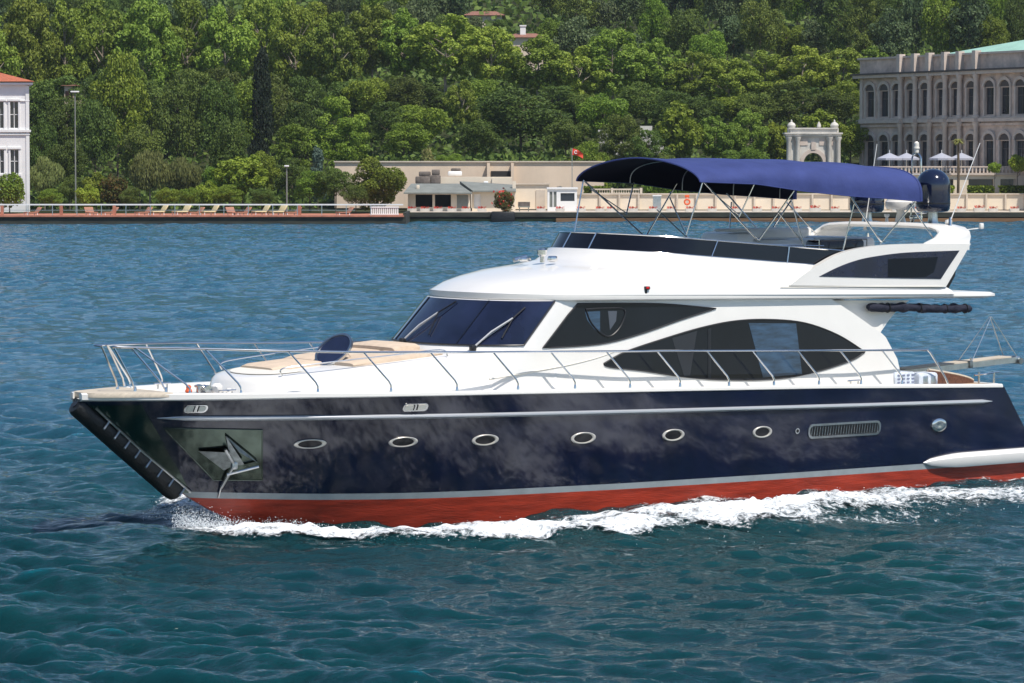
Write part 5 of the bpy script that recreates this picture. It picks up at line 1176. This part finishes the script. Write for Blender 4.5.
# ---------------------------------------------------------------- foliage
def leafmat(name, c0, c1, tr=.25):
    m = bpy.data.materials.new(name); m.use_nodes = True; t = m.node_tree; n = t.nodes; n.remove(n['Principled BSDF']); out = n['Material Output']
    g = n.new('ShaderNodeNewGeometry'); oi = n.new('ShaderNodeObjectInfo'); cr = n.new('ShaderNodeValToRGB')
    cr.color_ramp.elements[0].color = (*c0, 1); cr.color_ramp.elements[1].color = (*c1, 1)
    t.links.new(g.outputs['Random Per Island'], cr.inputs[0])
    hs = n.new('ShaderNodeHueSaturation'); mr = n.new('ShaderNodeMapRange'); mr.inputs[3].default_value = .72; mr.inputs[4].default_value = 1.25; t.links.new(oi.outputs['Random'], mr.inputs[0]); t.links.new(mr.outputs[0], hs.inputs['Value'])
    mr2 = n.new('ShaderNodeMapRange'); mr2.inputs[3].default_value = .478; mr2.inputs[4].default_value = .515
    mth = n.new('ShaderNodeMath'); mth.operation = 'FRACT'; mt2 = n.new('ShaderNodeMath'); mt2.operation = 'MULTIPLY'; mt2.inputs[1].default_value = 7.31; t.links.new(oi.outputs['Random'], mt2.inputs[0]); t.links.new(mt2.outputs[0], mth.inputs[0]); t.links.new(mth.outputs[0], mr2.inputs[0]); t.links.new(mr2.outputs[0], hs.inputs['Hue'])
    t.links.new(cr.outputs[0], hs.inputs['Color'])
    d = n.new('ShaderNodeBsdfPrincipled'); d.inputs['Roughness'].default_value = .6; d.inputs['Specular IOR Level'].default_value = .25; tl = n.new('ShaderNodeBsdfTranslucent'); mx = n.new('ShaderNodeMixShader'); mx.inputs[0].default_value = tr
    t.links.new(hs.outputs[0], d.inputs['Base Color']); t.links.new(hs.outputs[0], tl.inputs['Color']); t.links.new(d.outputs[0], mx.inputs[1]); t.links.new(tl.outputs[0], mx.inputs[2]); t.links.new(mx.outputs[0], out.inputs[0])
    return m
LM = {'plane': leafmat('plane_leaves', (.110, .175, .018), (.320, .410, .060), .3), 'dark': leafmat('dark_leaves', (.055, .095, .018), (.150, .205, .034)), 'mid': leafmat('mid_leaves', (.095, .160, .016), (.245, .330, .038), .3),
      'cypress': leafmat('cypress_leaves', (.010, .020, .009), (.022, .036, .014), .1), 'olive': leafmat('olive_leaves', (.13, .155, .045), (.26, .28, .09)), 'bright': leafmat('bright_leaves', (.14, .22, .020), (.30, .39, .045), .3),
      'spruce': leafmat('blue_spruce_leaves', (.06, .095, .07), (.11, .16, .12), .1), 'far': leafmat('far_leaves', (.055, .092, .036), (.130, .175, .068)), 'red': leafmat('red_flower_leaves', (.06, .10, .015), (.17, .09, .02)), 'pinkleaf': leafmat('yellow_flower_leaves', (.14, .20, .04), (.34, .30, .12))}  # far leaves toned bluer: distance haze put into their colour
def crown_mesh(name, kind, seed, nl, leaf, m):
    r = np.random.RandomState(seed); C_ = []; Rr = []
    if kind == 'broad':
        for i in range(46):
            d = r.normal(size=3); d /= np.linalg.norm(d); q = r.uniform(.25, .80)**.7
            c = d*q*np.array([.95, .95, .88]); C_.append(c); Rr.append(r.uniform(.17, .33))
    elif kind == 'clumpy':
        for i in range(85):
            d = r.normal(size=3); d /= np.linalg.norm(d); q = r.uniform(.3, .92)**.6
            c = d*q*np.array([.95, .95, .93]); c[0] *= 1-.25*max(0, c[2]); C_.append(c); Rr.append(r.uniform(.10, .21))
    elif kind == 'pine':
        for i in range(60):
            z = r.uniform(-.7, .85); rad = sqrt(max(.04, 1-((z+.1)/1.0)**2)); a = r.uniform(0, 2*pi); q = rad*r.uniform(.2, .85)
            C_.append(np.array([q*cos(a), q*sin(a), z])); Rr.append(r.uniform(.13, .27))
    elif kind == 'cone':
        for i in range(70):
            z = r.uniform(-.95, .9); rad = .85*(1-(z+1)/2)**.55*(1 if z > -.8 else .8); a = r.uniform(0, 2*pi); q = rad*r.uniform(.35, .9)
            C_.append(np.array([q*cos(a), q*sin(a), z])); Rr.append(r.uniform(.13, .26))
    elif kind == 'ball':
        for i in range(30):
            d = r.normal(size=3); d /= np.linalg.norm(d); C_.append(d*r.uniform(.4, .66)); Rr.append(r.uniform(.28, .36))
    elif kind == 'weep':
        for i in range(50):
            d = r.normal(size=3); d /= np.linalg.norm(d); c = d*r.uniform(.3, .8)*np.array([.95, .95, .8]); C_.append(c); Rr.append(r.uniform(.16, .28))
    C_ = np.array(C_); Rr = np.array(Rr)
    wgt = Rr**2; idx = r.choice(len(C_), nl*2, p=wgt/wgt.sum())
    d = r.normal(size=(nl*2, 3)); d /= np.linalg.norm(d, axis=1)[:, None]; d[:, 2] = np.where(r.rand(nl*2) < .35, np.abs(d[:, 2]), d[:, 2])
    sq = np.array([1, 1, .62 if kind == 'pine' else (1.5 if kind == 'weep' else .85)])
    P = C_[idx]+d*sq*(Rr[idx]*r.uniform(.72, 1.08, nl*2))[:, None]
    # drop leaves buried deep in other lobes
    dist = np.linalg.norm((P[:, None, :]-C_[None, :, :])/sq, axis=2)/Rr[None, :]
    keep = (dist < .62).sum(1) == 0
    P = P[keep][:nl]; d = d[keep][:nl]; n = len(P)
    nr = d*.75+r.normal(size=(n, 3))*.55+np.array([0, 0, .25]); nr /= np.linalg.norm(nr, axis=1)[:, None]
    t1 = np.cross(nr, r.normal(size=(n, 3))); t1 /= np.linalg.norm(t1, axis=1)[:, None]; t2 = np.cross(nr, t1)
    s = leaf*r.uniform(.55, 1.25, n)[:, None]; s2 = s*(.62 if kind != 'weep' else .3)
    if kind == 'weep': t1 = t1*.4+np.array([0, 0, -1.]); t1 /= np.linalg.norm(t1, axis=1)[:, None]; t2 = np.cross(nr, t1)
    V_ = np.stack([P-t1*s, P-t2*s2+nr*s*.12, P+t1*s, P+t2*s2+nr*s*.12], 1).reshape(-1, 3).astype(np.float32)
    me = bpy.data.meshes.new(name); me.vertices.add(4*n); me.vertices.foreach_set('co', V_.ravel()); me.loops.add(4*n); me.loops.foreach_set('vertex_index', np.arange(4*n, dtype=np.int32)); me.polygons.add(n); me.polygons.foreach_set('loop_start', (np.arange(n)*4).astype(np.int32)); me.update(calc_edges=True); me.materials.append(m); return me
def trunk_mesh(name, m, seed=0, slim=.03):
    r = random.Random(seed); mb = MB(); mb.tube([(0, 0, -1.9), (.02, .01, -1.1), (-.01, .02, -.3), (.0, 0, .5)], slim*1.5, 7, r2=slim*.5)
    for i in range(9):
        a = r.uniform(0, 2*pi); z = r.uniform(-.9, .2); l = r.uniform(.35, .75); mb.tube([(0, 0, z), (l*.5*cos(a), l*.5*sin(a), z+.22), (l*cos(a), l*sin(a), z+.5)], slim*.7, 5, r2=slim*.2)
    me = bpy.data.meshes.new(name); me.from_pydata(mb.v, [], mb.f); me.materials.append(m); me.update(); return me
CM = {}
for kind, shp, lm, nv, nl, leaf in (('plane', 'clumpy', 'plane', 3, 13000, .040), ('bright', 'clumpy', 'bright', 2, 8000, .060), ('dark', 'broad', 'dark', 3, 11000, .036), ('mid', 'broad', 'mid', 3, 10000, .040), ('pine', 'pine', 'mid', 2, 9000, .040), ('darkpine', 'pine', 'dark', 2, 9000, .036),
     ('cypress', 'cone', 'cypress', 1, 9000, .045), ('cone', 'cone', 'dark', 1, 8000, .045), ('spruce', 'cone', 'spruce', 1, 4000, .07), ('olive', 'weep', 'olive', 2, 7000, .085), ('ball', 'ball', 'bright', 1, 4500, .070), ('balld', 'ball', 'mid', 2, 4500, .065), ('ballm', 'broad', 'mid', 1, 14000, .040), ('far', 'broad', 'far', 3, 5000, .055), ('red', 'broad', 'red', 1, 4000, .07), ('yellow', 'ball', 'pinkleaf', 1, 3000, .08)):
    CM[kind] = [crown_mesh(kind+'_crown', shp, 11+i*7+len(kind)*3, nl, leaf, LM[lm]) for i in range(nv)]
TM = [trunk_mesh('trunk', M['bark'], 1), trunk_mesh('pale_trunk', M['bark_pale'], 2, .035)]
rt = random.Random(5); cnt = [0]
def tree(px, ytop, wpx, D, kind, label, cat='tree', group=None, hpx=None, name=None, yb=None, trunk=True):
    x = xat(px, D); z0 = float(terr(np.array(x), np.array(float(D)))); 
    if yb is not None: z0 = zat(yb, D)
    zt = zat(ytop, D); h = zt-z0; ww = wpx/F*D/2*1.08
    ch = h*.80 if hpx is None else hpx/F*D
    if kind in ('ball', 'balld', 'red', 'yellow', 'ballm') and hpx is None: ch = h
    nm = name or {'cypress': 'cypress_tree', 'cone': 'conifer_tree', 'spruce': 'spruce_tree', 'pine': 'pine_tree', 'darkpine': 'pine_tree', 'plane': 'plane_tree', 'ball': 'round_tree', 'balld': 'round_bush', 'red': 'flowering_bush', 'yellow': 'flowering_bush', 'olive': 'willow_tree'}.get(kind, 'broadleaf_tree')
    r = empty(nm, (x, D, z0), rt.uniform(0, 2*pi)); tag(r, label, cat, group)
    me = CM[kind][cnt[0] % len(CM[kind])]; cnt[0] += 1
    c = bpy.data.objects.new('crown', me); COL.objects.link(c); c.parent = r; c.location = (0, 0, h-ch/2); c.scale = (ww, ww*.95, ch/2)
    if trunk:
        t = bpy.data.objects.new('trunk', TM[1 if kind in ('plane', 'olive') else 0]); COL.objects.link(t); t.parent = r
        sc = (h-ch/2)/1.9; t.location = (0, 0, h-ch/2); t.scale = (max(ww*.8, .5), max(ww*.8, .5), sc)
    return r
# back row of plane trees
BP = [(-12, 2, 74, 452, 'plane', 'tall leafy plane tree above the villa roof at the left edge'), (28, -6, 70, 458, 'plane', 'tall plane tree right of the villa roof'), (66, 0, 62, 462, 'plane', 'dark tall tree behind the lamp post'), (104, -8, 72, 466, 'plane', 'tall plane tree left of the two big round crowns'),
      (148, -4, 72, 462, 'plane', 'tall plane tree behind the left round crown'), (188, -8, 66, 470, 'plane', 'tall plane tree behind the grey green round tree'), (226, -2, 66, 466, 'plane', 'plane tree left of the dark cypress top'), (262, -6, 60, 474, 'plane', 'plane tree rising behind the dark cypress'),
      (296, 0, 64, 468, 'plane', 'plane tree right of the cypress top'), (334, 6, 66, 464, 'plane', 'plane tree above the rounded pines'), (372, 4, 62, 470, 'plane', 'plane tree above the pine slope'), (405, 8, 62, 466, 'plane', 'plane tree left of the broad bright crown'),
      (446, 10, 84, 462, 'plane', 'broad bright plane tree below the hilltop house'), (492, 26, 66, 460, 'plane', 'plane tree just left of the chimneyed roof'), (538, 34, 70, 458, 'plane', 'plane tree just below the tiled roof with chimney'), (578, 42, 62, 460, 'plane', 'plane tree right of the tiled roof'),
      (612, 28, 74, 462, 'plane', 'pale topped plane tree in the middle of the hillside'), (655, 38, 66, 464, 'plane', 'plane tree behind the bright poplar like tree'), (692, 48, 60, 462, 'plane', 'plane tree above the canopy middle'), (728, 58, 64, 460, 'plane', 'lower plane tree left of the gate row'),
      (764, 50, 62, 464, 'plane', 'plane tree left of the gate arch'), (802, 42, 70, 462, 'plane', 'large plane tree right behind the gate arch'), (842, 48, 62, 466, 'plane', 'plane tree touching the palace corner'), (872, 46, 54, 478, 'plane', 'plane tree peeping over the palace parapet left end')]
for a in BP: tree(*a[:5], a[5], group='tall plane trees on the slope')
for i, px in enumerate(range(-20, 880, 30)):   # second rank filling the slope below the crowns
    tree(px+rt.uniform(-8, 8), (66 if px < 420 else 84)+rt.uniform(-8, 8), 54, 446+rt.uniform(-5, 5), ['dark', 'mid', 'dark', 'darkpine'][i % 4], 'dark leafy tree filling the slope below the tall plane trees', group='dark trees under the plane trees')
MT = [(604, 128, 30, 410, 'darkpine', 'thin pine before the left part of the ruined wall'), (638, 134, 28, 412, 'dark', 'small dark tree before the gap of the ruined wall'), (118, 50, 62, 418, 'mid', 'big green tree in front of the slope right of the lamp post'), (96, 85, 46, 410, 'dark', 'dark tree leaning behind the lamp post'), (178, 62, 56, 420, 'dark', 'rounded grey green tree left of the cypress pair'), (216, 68, 50, 422, 'dark', 'rounded grey green tree touching the cypress'),
      (262, 52, 36, 412, 'cypress', 'dark narrow cypress rising among the plane trees'), (42, 112, 40, 396, 'dark', 'blue green rounded tree right beside the villa wall'), (300, 100, 50, 420, 'darkpine', 'flat layered pine right of the cypress'), (338, 96, 64, 416, 'pine', 'rounded bright green pine on the slope middle left'),
      (292, 122, 56, 404, 'pine', 'lower rounded pine behind the short lamp post'), (350, 118, 60, 406, 'pine', 'round pine above the broad terrace tree'), (388, 100, 56, 418, 'darkpine', 'grey green pine left of the bright bush'), (418, 98, 62, 420, 'mid', 'light green tree above the end of the tan wall'),
      (404, 122, 56, 405, 'mid', 'bushy tree behind the left part of the tan wall'), (462, 76, 40, 430, 'plane', 'slim bright tree left of the great dark tree'), (520, 82, 96, 416, 'dark', 'great dark spreading tree behind the tan wall'), (476, 116, 50, 408, 'dark', 'dark tree left shoulder of the great spreading tree'),
      (566, 112, 50, 410, 'dark', 'dull green tree behind the right end of the tan wall'), (622, 112, 50, 406, 'darkpine', 'thin dull green tree before the ruined wall'), (680, 100, 50, 412, 'bright', 'bright upright tree above the middle of the blue canopy'), (716, 112, 44, 414, 'plane', 'bright green tree right of the upright one'),
      (746, 108, 46, 416, 'plane', 'pale green tree left of the gate arch'), (776, 118, 40, 418, 'bright', 'pale tree just behind the left side of the gate'), (822, 108, 46, 424, 'bright', 'light tree seen above the gate finials'), (850, 112, 46, 420, 'mid', 'dark green tree between gate and palace'),
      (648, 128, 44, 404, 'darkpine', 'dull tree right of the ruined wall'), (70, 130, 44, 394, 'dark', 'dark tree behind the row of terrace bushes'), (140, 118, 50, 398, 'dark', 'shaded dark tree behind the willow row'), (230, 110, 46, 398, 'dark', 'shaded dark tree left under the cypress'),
      (800, 160, 40, 412, 'mid', 'green shrubby tree seen through the gate opening'), (660, 150, 40, 402, 'dark', 'low dark tree just above the canopy'), (590, 140, 40, 402, 'mid', 'low green tree above the canopy front'), (745, 145, 50, 404, 'mid', 'low green tree above the canopy centre')]
for a in MT: tree(*a[:5], a[5])
FT = [(470, 14, 26, 545, 'far', 'small tree standing before the left end of the hilltop house'), (498, 18, 24, 548, 'dark', 'small tree standing before the right end of the hilltop house'), (45, 152, 42, 386, 'olive', 'feathery olive green willow beside the villa'), (150, 148, 46, 386, 'olive', 'tall feathery willow left of centre of the terrace'), (185, 153, 36, 387, 'olive', 'smaller feathery willow right of the tall one'), (10, 170, 36, 372, 'balld', 'round orange tinted bush at the left edge before the villa'),
      (72, 172, 28, 384, 'dark', 'dark bush between the willow and the clipped bushes'), (97, 166, 30, 384, 'ball', 'clipped bright round bush behind the rest'), (88, 180, 26, 376, 'ball', 'clipped bright round bush in front'), (114, 172, 30, 380, 'red', 'dark bush dotted with red flowers'),
      (208, 176, 26, 380, 'ball', 'clipped round bush between willow and leafy tree'), (243, 150, 54, 382, 'bright', 'leafy light green tree behind the middle loungers'), (222, 158, 40, 386, 'mid', 'green tree left of the light green leafy one'), (262, 150, 34, 388, 'mid', 'green tree left of the short lamp post'),
      (290, 156, 40, 388, 'darkpine', 'open pine behind the short lamp post'), (318, 148, 24, 386, 'spruce', 'small blue green spruce above the arched shrubs'), (310, 170, 40, 378, 'mid', 'arched green shrub right of the lamp post'), (336, 162, 40, 377, 'dark', 'dark leafy tree between arched shrub and broad tree'),
      (377, 151, 62, 375, 'ballm', 'broad dense green tree at the right end of the terrace'), (356, 182, 30, 372, 'dark', 'low shadowed shrub under the broad tree'), (428, 145, 18, 399, 'yellow', 'bush with yellow pink blossom above the tan wall'), (450, 150, 30, 399, 'mid', 'low green shrub on top of the tan wall'),
      (600, 150, 20, 398, 'ball', 'bright round shrub just above the canopy front'), (190, 186, 24, 374, 'mid', 'low green shrub under the smaller willow'), (130, 184, 24, 376, 'dark', 'low dark shrub right of the red flowered bush'), (230, 184, 30, 376, 'mid', 'low shrub beneath the light green leafy tree'), (168, 186, 24, 376, 'mid', 'low shrub between the two willows'),
      (262, 186, 30, 375, 'dark', 'low dark shrub behind the cream lounger pair'), (52, 188, 26, 374, 'mid', 'low shrub at the foot of the villa willow')]
for a in FT: tree(*a[:5], a[5], cat='tree' if a[4] not in ('ball', 'balld', 'red', 'yellow') and a[1] < 168 else 'bush')
# clipped trees by the palace
for px, yt, w_, hp, lab in ((994, 160, 15, 15, 'small clipped round tree left of the larger one by the palace'), (1017, 151, 24, 24, 'larger clipped round tree at the right edge before the palace')):
    tree(px, yt, w_, 386.5, 'ball', lab, hpx=hp, yb=193, cat='tree')
# hedges
def hedge(px0, px1, y0, y1, D, lab, dep=1.4):
    x0, x1 = xat(px0, D), xat(px1, D); z0, z1 = zat(y1, D), zat(y0, D); r = np.random.RandomState(int(px0)); n = int((x1-x0)*(z1-z0)*160)
    s = empty('hedge', ((x0+x1)/2, D, z0)); tag(s, lab, 'hedge')
    mb = MB(); mb.box((0, dep/2, (z1-z0)/2-.05), (x1-x0-.2, dep-.2, z1-z0-.1)); mb.build('inner_twigs', M['soil'], s)
    P = np.stack([r.uniform(-(x1-x0)/2, (x1-x0)/2, n), r.uniform(-.05, .12, n), r.uniform(0, z1-z0, n)], 1); top = r.rand(n) < .4; P[top, 1] = r.uniform(0, dep, top.sum()); P[top, 2] = (z1-z0)+r.uniform(-.1, .08, top.sum())
    nr = r.normal(size=(n, 3)); nr /= np.linalg.norm(nr, axis=1)[:, None]; t1 = np.cross(nr, r.normal(size=(n, 3))); t1 /= np.linalg.norm(t1, axis=1)[:, None]; t2 = np.cross(nr, t1); q = .14
    V_ = np.stack([P-t1*q, P-t2*q, P+t1*q, P+t2*q], 1).reshape(-1, 3); mesh('leaves', V_.tolist(), [(4*i, 4*i+1, 4*i+2, 4*i+3) for i in range(n)], LM['mid'], s)
hedge(584, 612, 187, 194.5, 386, 'short dark hedge left of the balustrade'); hedge(644, 792, 184.5, 194.5, 386, 'long clipped green hedge behind the low cream wall'); 
for a, b, lab in ((870, 894, 'hedge strip before the left terrace opening'), (899, 926, 'hedge strip behind the blue dome'), (930, 954, 'hedge strip right of the dome'), (967, 994, 'hedge strip below the small clipped tree'), (999, 1028, 'hedge strip at the right edge')): hedge(a, b, 186.5, 193.5, 386.3, lab, .8)
# palm tree
pt = empty('palm_tree', (xat(957.5, 387), 387, 1.3)); tag(pt, 'tall slim palm tree before the palace', 'palm'); zt = zat(143, 387)-1.3
mb = MB(); mb.tube([(0, 0, 0), (.05, 0, zt*.5), (0, 0, zt)], .17, 8, r2=.13); mb.build('trunk', M['bark'], pt)
mb = MB(); r = random.Random(3)
for i in range(60):
    a = r.uniform(0, 2*pi); e = r.uniform(-.5, 1.2); l = r.uniform(.6, .95); P = [Vector((0, 0, zt)), Vector((.5*l*cos(a)*cos(e*.6), .5*l*sin(a)*cos(e*.6), zt+.45*sin(e)*l+.15)), Vector((l*cos(a)*cos(e*.5), l*sin(a)*cos(e*.5), zt+.45*sin(e)*l-.15))]
    sd2 = Vector((-sin(a), cos(a), 0))*.10; mb.add([P[0], P[1]-sd2, P[2], P[1]+sd2], [(0, 1, 2, 3)])
mb.build('crown', LM['olive'], pt)
# flower boxes on the promenade
def mk_fbox():
    r_ = empty('flower_box'); mb = MB(); mb.box((0, 0, .17), (.95, .4, .34), taper=1.1); mb.build('box', M['marble'], r_)
    r = np.random.RandomState(2); n = 60; P = np.stack([r.uniform(-.45, .45, n), r.uniform(-.18, .18, n), .36+r.uniform(0, .22, n)], 1); nr = r.normal(size=(n, 3)); nr /= np.linalg.norm(nr, axis=1)[:, None]; t1 = np.cross(nr, r.normal(size=(n, 3))); t1 /= np.linalg.norm(t1, axis=1)[:, None]; t2 = np.cross(nr, t1); q = .055
    V_ = np.stack([P-t1*q, P-t2*q, P+t1*q, P+t2*q], 1).reshape(-1, 3); mesh('flowers', V_.tolist(), [(4*i, 4*i+1, 4*i+2, 4*i+3) for i in range(n)], M['flower'], r_); return r_
f0 = mk_fbox(); fb = [412, 425, 438, 452, 466, 482, 541, 560, 581, 600, 611, 633, 653, 671, 690, 712, 736, 757, 776, 797, 815, 835, 855, 875, 896, 915, 935, 945, 961, 979, 993, 1014]
nm_ = ['leftmost, before the pavilion corner', 'below the left pavilion opening', 'between the two pavilion openings', 'below the right pavilion opening', 'below the pavilion shutter', 'below the shed door', 'left of the white kiosk', 'before the kiosk door', 'right of the kiosk', 'left of the canopy strut', 'below the balustrade middle', 'below the balustrade end', 'before the utility cabinet']
for i, px in enumerate(fb):
    o = f0 if i == 0 else copy_tree(f0); o.location = (xat(px, 376.3), 376.3, 1.06); o.rotation_euler = (0, 0, rt.uniform(-.1, .1))
    if px in (815, 979): o.scale = (1.2, 1.1, 1.2)
    tag(o, ('stone flower box with red flowers, '+nm_[i]) if i < len(nm_) else 'stone flower box at the foot of the cream wall right of the utility cabinet', 'flower box', 'flower boxes along the promenade')
# red flowering plant in dark planter on quay edge
rp = empty('quay_planter', (xat(503, 373.2), 373.2, .5)); tag(rp, 'dark planter with a tall red flowering plant hung on the quay edge', 'planter')
mb = MB(); mb.box((0, -.9, -.1), (2.6, .9, 1.5), bev=.2, taper=1.15); mb.build('tub', M['rubber'], rp)
c = bpy.data.objects.new('flowering_plant', CM['red'][0]); COL.objects.link(c); c.parent = rp; c.location = (.1, -.6, 1.7); c.scale = (1.2, .8, 1.4); 
c2 = bpy.data.objects.new('flowering_plant', mesh('tmp', [(0, 0, 0), (1, 0, 0), (0, 1, 0)], [(0, 1, 2)], M['flower']).data)
bpy.data.objects.remove(bpy.data.objects['tmp'])
bpy.data.objects.remove(c2)
r = np.random.RandomState(9); n = 90; P = r.normal(size=(n, 3))*np.array([.5, .3, .55])+np.array([.15, -.7, 1.9]); nr = r.normal(size=(n, 3)); t1 = np.cross(nr, r.normal(size=(n, 3))); t1 /= np.linalg.norm(t1, axis=1)[:, None]; t2 = np.cross(nr/np.linalg.norm(nr, axis=1)[:, None], t1); q = .16
mesh('blossom', np.stack([P-t1*q, P-t2*q, P+t1*q, P+t2*q], 1).reshape(-1, 3).tolist(), [(4*i, 4*i+1, 4*i+2, 4*i+3) for i in range(n)], M['flower'], rp)
# red flag on a pole by the tan wall
fl = empty('flag_pole', (xat(572, 394), 394, 1.0)); tag(fl, 'red flag with white crescent on a thin pole above the tan wall', 'flag')
zt = zat(148, 394)-1; mb = MB(); mb.tube([(0, 0, 0), (0, 0, zt)], .05, 6); mb.build('pole', M['steel_rough'], fl)
mb = MB(); rows = []
for i in range(9):
    t = i/8; rows.append([(t*1.25, .10*sin(t*7+j), zt-.05-.5*t*t-.1*t-j*.75/4*(1-.25*t)) for j in range(5)])
mb.rings(rows, caps=False, closed=False); ff = mb.build('flag', mat('red_flag_cloth', (.62, .05, .02), .7), fl)
mb = MB(); pts = [(.42+.16*cos(a), -.12, zt-.48+.16*sin(a)) for a in np.linspace(.6, 2*pi-.6, 12)]; mb.tube(pts, .045, 5); mb.build('crescent', M['white'], ff)
# ---- hillside houses
def house(name, px, D, y_eave, y_base, wpx, ridge_px, wallm, lab, chimney=None, win=0):
    x = xat(px, D); z0 = zat(y_base, D)-6; r = empty(name, (x, D, z0)); tag(r, lab, 'house'); w_ = wpx/F*D; ze = zat(y_eave, D)-z0; rh = ridge_px/F*D
    def Ph(s, d, z): return (s, d, z)
    hs = []
    for i in range(win): s = -w_/2+w_*(i+.5)/win; hs.append((s-.5, s+.5, ze-2.1, ze-.7))
    mb = MB(); wall_openings(mb, Ph, -w_/2, w_/2, 0, ze, hs, .25); mb.add([Ph(-w_/2, 0, 0), Ph(-w_/2, 8, 0), Ph(-w_/2, 8, ze), Ph(-w_/2, 0, ze), Ph(w_/2, 0, 0), Ph(w_/2, 8, 0), Ph(w_/2, 8, ze), Ph(w_/2, 0, ze)], [(0, 1, 2, 3), (7, 6, 5, 4), (1, 5, 6, 2)]); mb.build('wall', wallm, r)
    for a, b, c, d in hs: mb = MB(); boxS(mb, Ph, a, b, .2, .24, c, d); mb.build('window', M['win'], r)
    mb = MB(); e = .5; v = [(-w_/2-e, -e, ze), (w_/2+e, -e, ze), (w_/2+e, 8+e, ze), (-w_/2-e, 8+e, ze), (-w_/2+1.0, 4, ze+rh), (w_/2-1.0, 4, ze+rh)]; mb.add(v, [(0, 1, 5, 4), (1, 2, 5), (2, 3, 4, 5), (3, 0, 4), (3, 2, 1, 0)]); rf = mb.build('roof', M['tile_old'], r); fix_normals(rf)
    if chimney is not None:
        mb = MB(); cx = chimney/F*D; mb.box((cx, 3, ze+rh*.6), (.8, .8, 2.6)); mb.box((cx, 3, ze+rh*.6+1.35), (1.0, 1.0, .18)); mb.build('chimney', M['white'], rf)
    return r
house('hillside_house', 484, 560, 16, 40, 36, 5, M['wall_cream'], 'pale house with terrace high on the hill top centre', win=4)
house('hillside_house', 526, 500, 38, 60, 34, 5, M['wall_tan'], 'tiled roof house with a white chimney peeping over trees', chimney=-3)
house('hillside_house', 243, 476, 88, 130, 26, 4, M['wall_tan'], 'pinkish house glimpsed beside the dark cypress', win=2)
house('hillside_house', 70, 446, 86, 110, 9, 3, M['wall_tan'], 'small red roof glimpsed behind the tall lamp post', win=1)
tree(66, 88, 52, 430, 'dark', 'dark tree hiding the small red roofed house behind the lamp post')
ru = empty('ruined_wall', (xat(635, 428), 428, 4)); tag(ru, 'pinkish broken stone wall glimpsed between trees above the canopy', 'wall')
for i, (a, b, y0) in enumerate(((598, 608, 130), (608, 630, 142), (640, 652, 126), (652, 664, 138))): seg('wall', a, b, y0, 170, 428, .8, M['marble'], ru)
# ---- woods on the far hill: separate trees
rf_ = random.Random(21); n = 0; rowsD = [(505, 36), (545, 34), (600, 30), (670, 26), (760, 22)]
for D, wp_ in rowsD:
    px = -20+rf_.uniform(0, 10)
    while px < 1050:
        if n >= 165: break
        x = xat(px, D); gz = float(terr(np.array(x), np.array(float(D)))); h = rf_.uniform(9, 14)*(1 if D < 600 else .95)
        yt = YH-(gz+h-CH)*F/D
        hide = (465 < px < 550 and D < 560 and yt < (30 if px < 505 else 50))
        if yt < 110 and yt > -45 and not (px < 440 and D > 560) and not hide:
            tree(px, yt, wp_*rf_.uniform(.9, 1.4), D+rf_.uniform(-8, 8), rf_.choice(['far', 'far', 'dark', 'mid', 'darkpine']), 'leafy tree in the wood covering the far hill', group='trees in the wood on the far hill'); n += 1
        px += wp_*.72
print('far trees', n)
# undergrowth covering the slope: nobody could count it
r = np.random.RandomState(4); n = 60000; px_ = r.uniform(-40, 1060, n); D_a = 398+r.rand(n)**1.6*420; X_ = (px_-512)/F*D_a; Z_ = terr(X_, D_a)+r.uniform(0, 1.6, n)*(1+(D_a-398)/250)
ok = ~((px_ > 850) & (D_a < 430)); X_, D_a, Z_ = X_[ok], D_a[ok], Z_[ok]; n = len(X_)
nr = r.normal(size=(n, 3))+np.array([0, -.3, .5]); nr /= np.linalg.norm(nr, axis=1)[:, None]; t1 = np.cross(nr, r.normal(size=(n, 3))); t1 /= np.linalg.norm(t1, axis=1)[:, None]; t2 = np.cross(nr, t1); q = (.35+(D_a-398)/600)[:, None]
P = np.stack([X_, D_a, Z_], 1); V_ = np.stack([P-t1*q, P-t2*q*.7, P+t1*q, P+t2*q*.7], 1).reshape(-1, 3)
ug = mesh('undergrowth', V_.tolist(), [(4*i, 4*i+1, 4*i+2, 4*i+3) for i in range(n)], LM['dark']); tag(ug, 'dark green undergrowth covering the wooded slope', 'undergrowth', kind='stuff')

# ================================================================ HAZE
mb = MB(); mb.box((100, 750, 60), (2200, 1720, 190-1)); hz = mb.build('haze', None); hz.data.materials.clear()
for v in hz.data.vertices: v.co.z = -12 if v.co.z < 0 else 190
hm = bpy.data.materials.new('haze_air'); hm.use_nodes = True; t = hm.node_tree; t.nodes.remove(t.nodes['Principled BSDF']); pv_ = t.nodes.new('ShaderNodeVolumePrincipled'); pv_.inputs['Color'].default_value = (.80, .88, 1.0, 1); pv_.inputs['Density'].default_value = 0.00006; pv_.inputs['Anisotropy'].default_value = 0.1
t.links.new(pv_.outputs[0], t.nodes['Material Output'].inputs['Volume']); hz.data.materials.append(hm); tag(hz, 'thin pale summer haze over the water and hills', 'haze', kind='stuff')
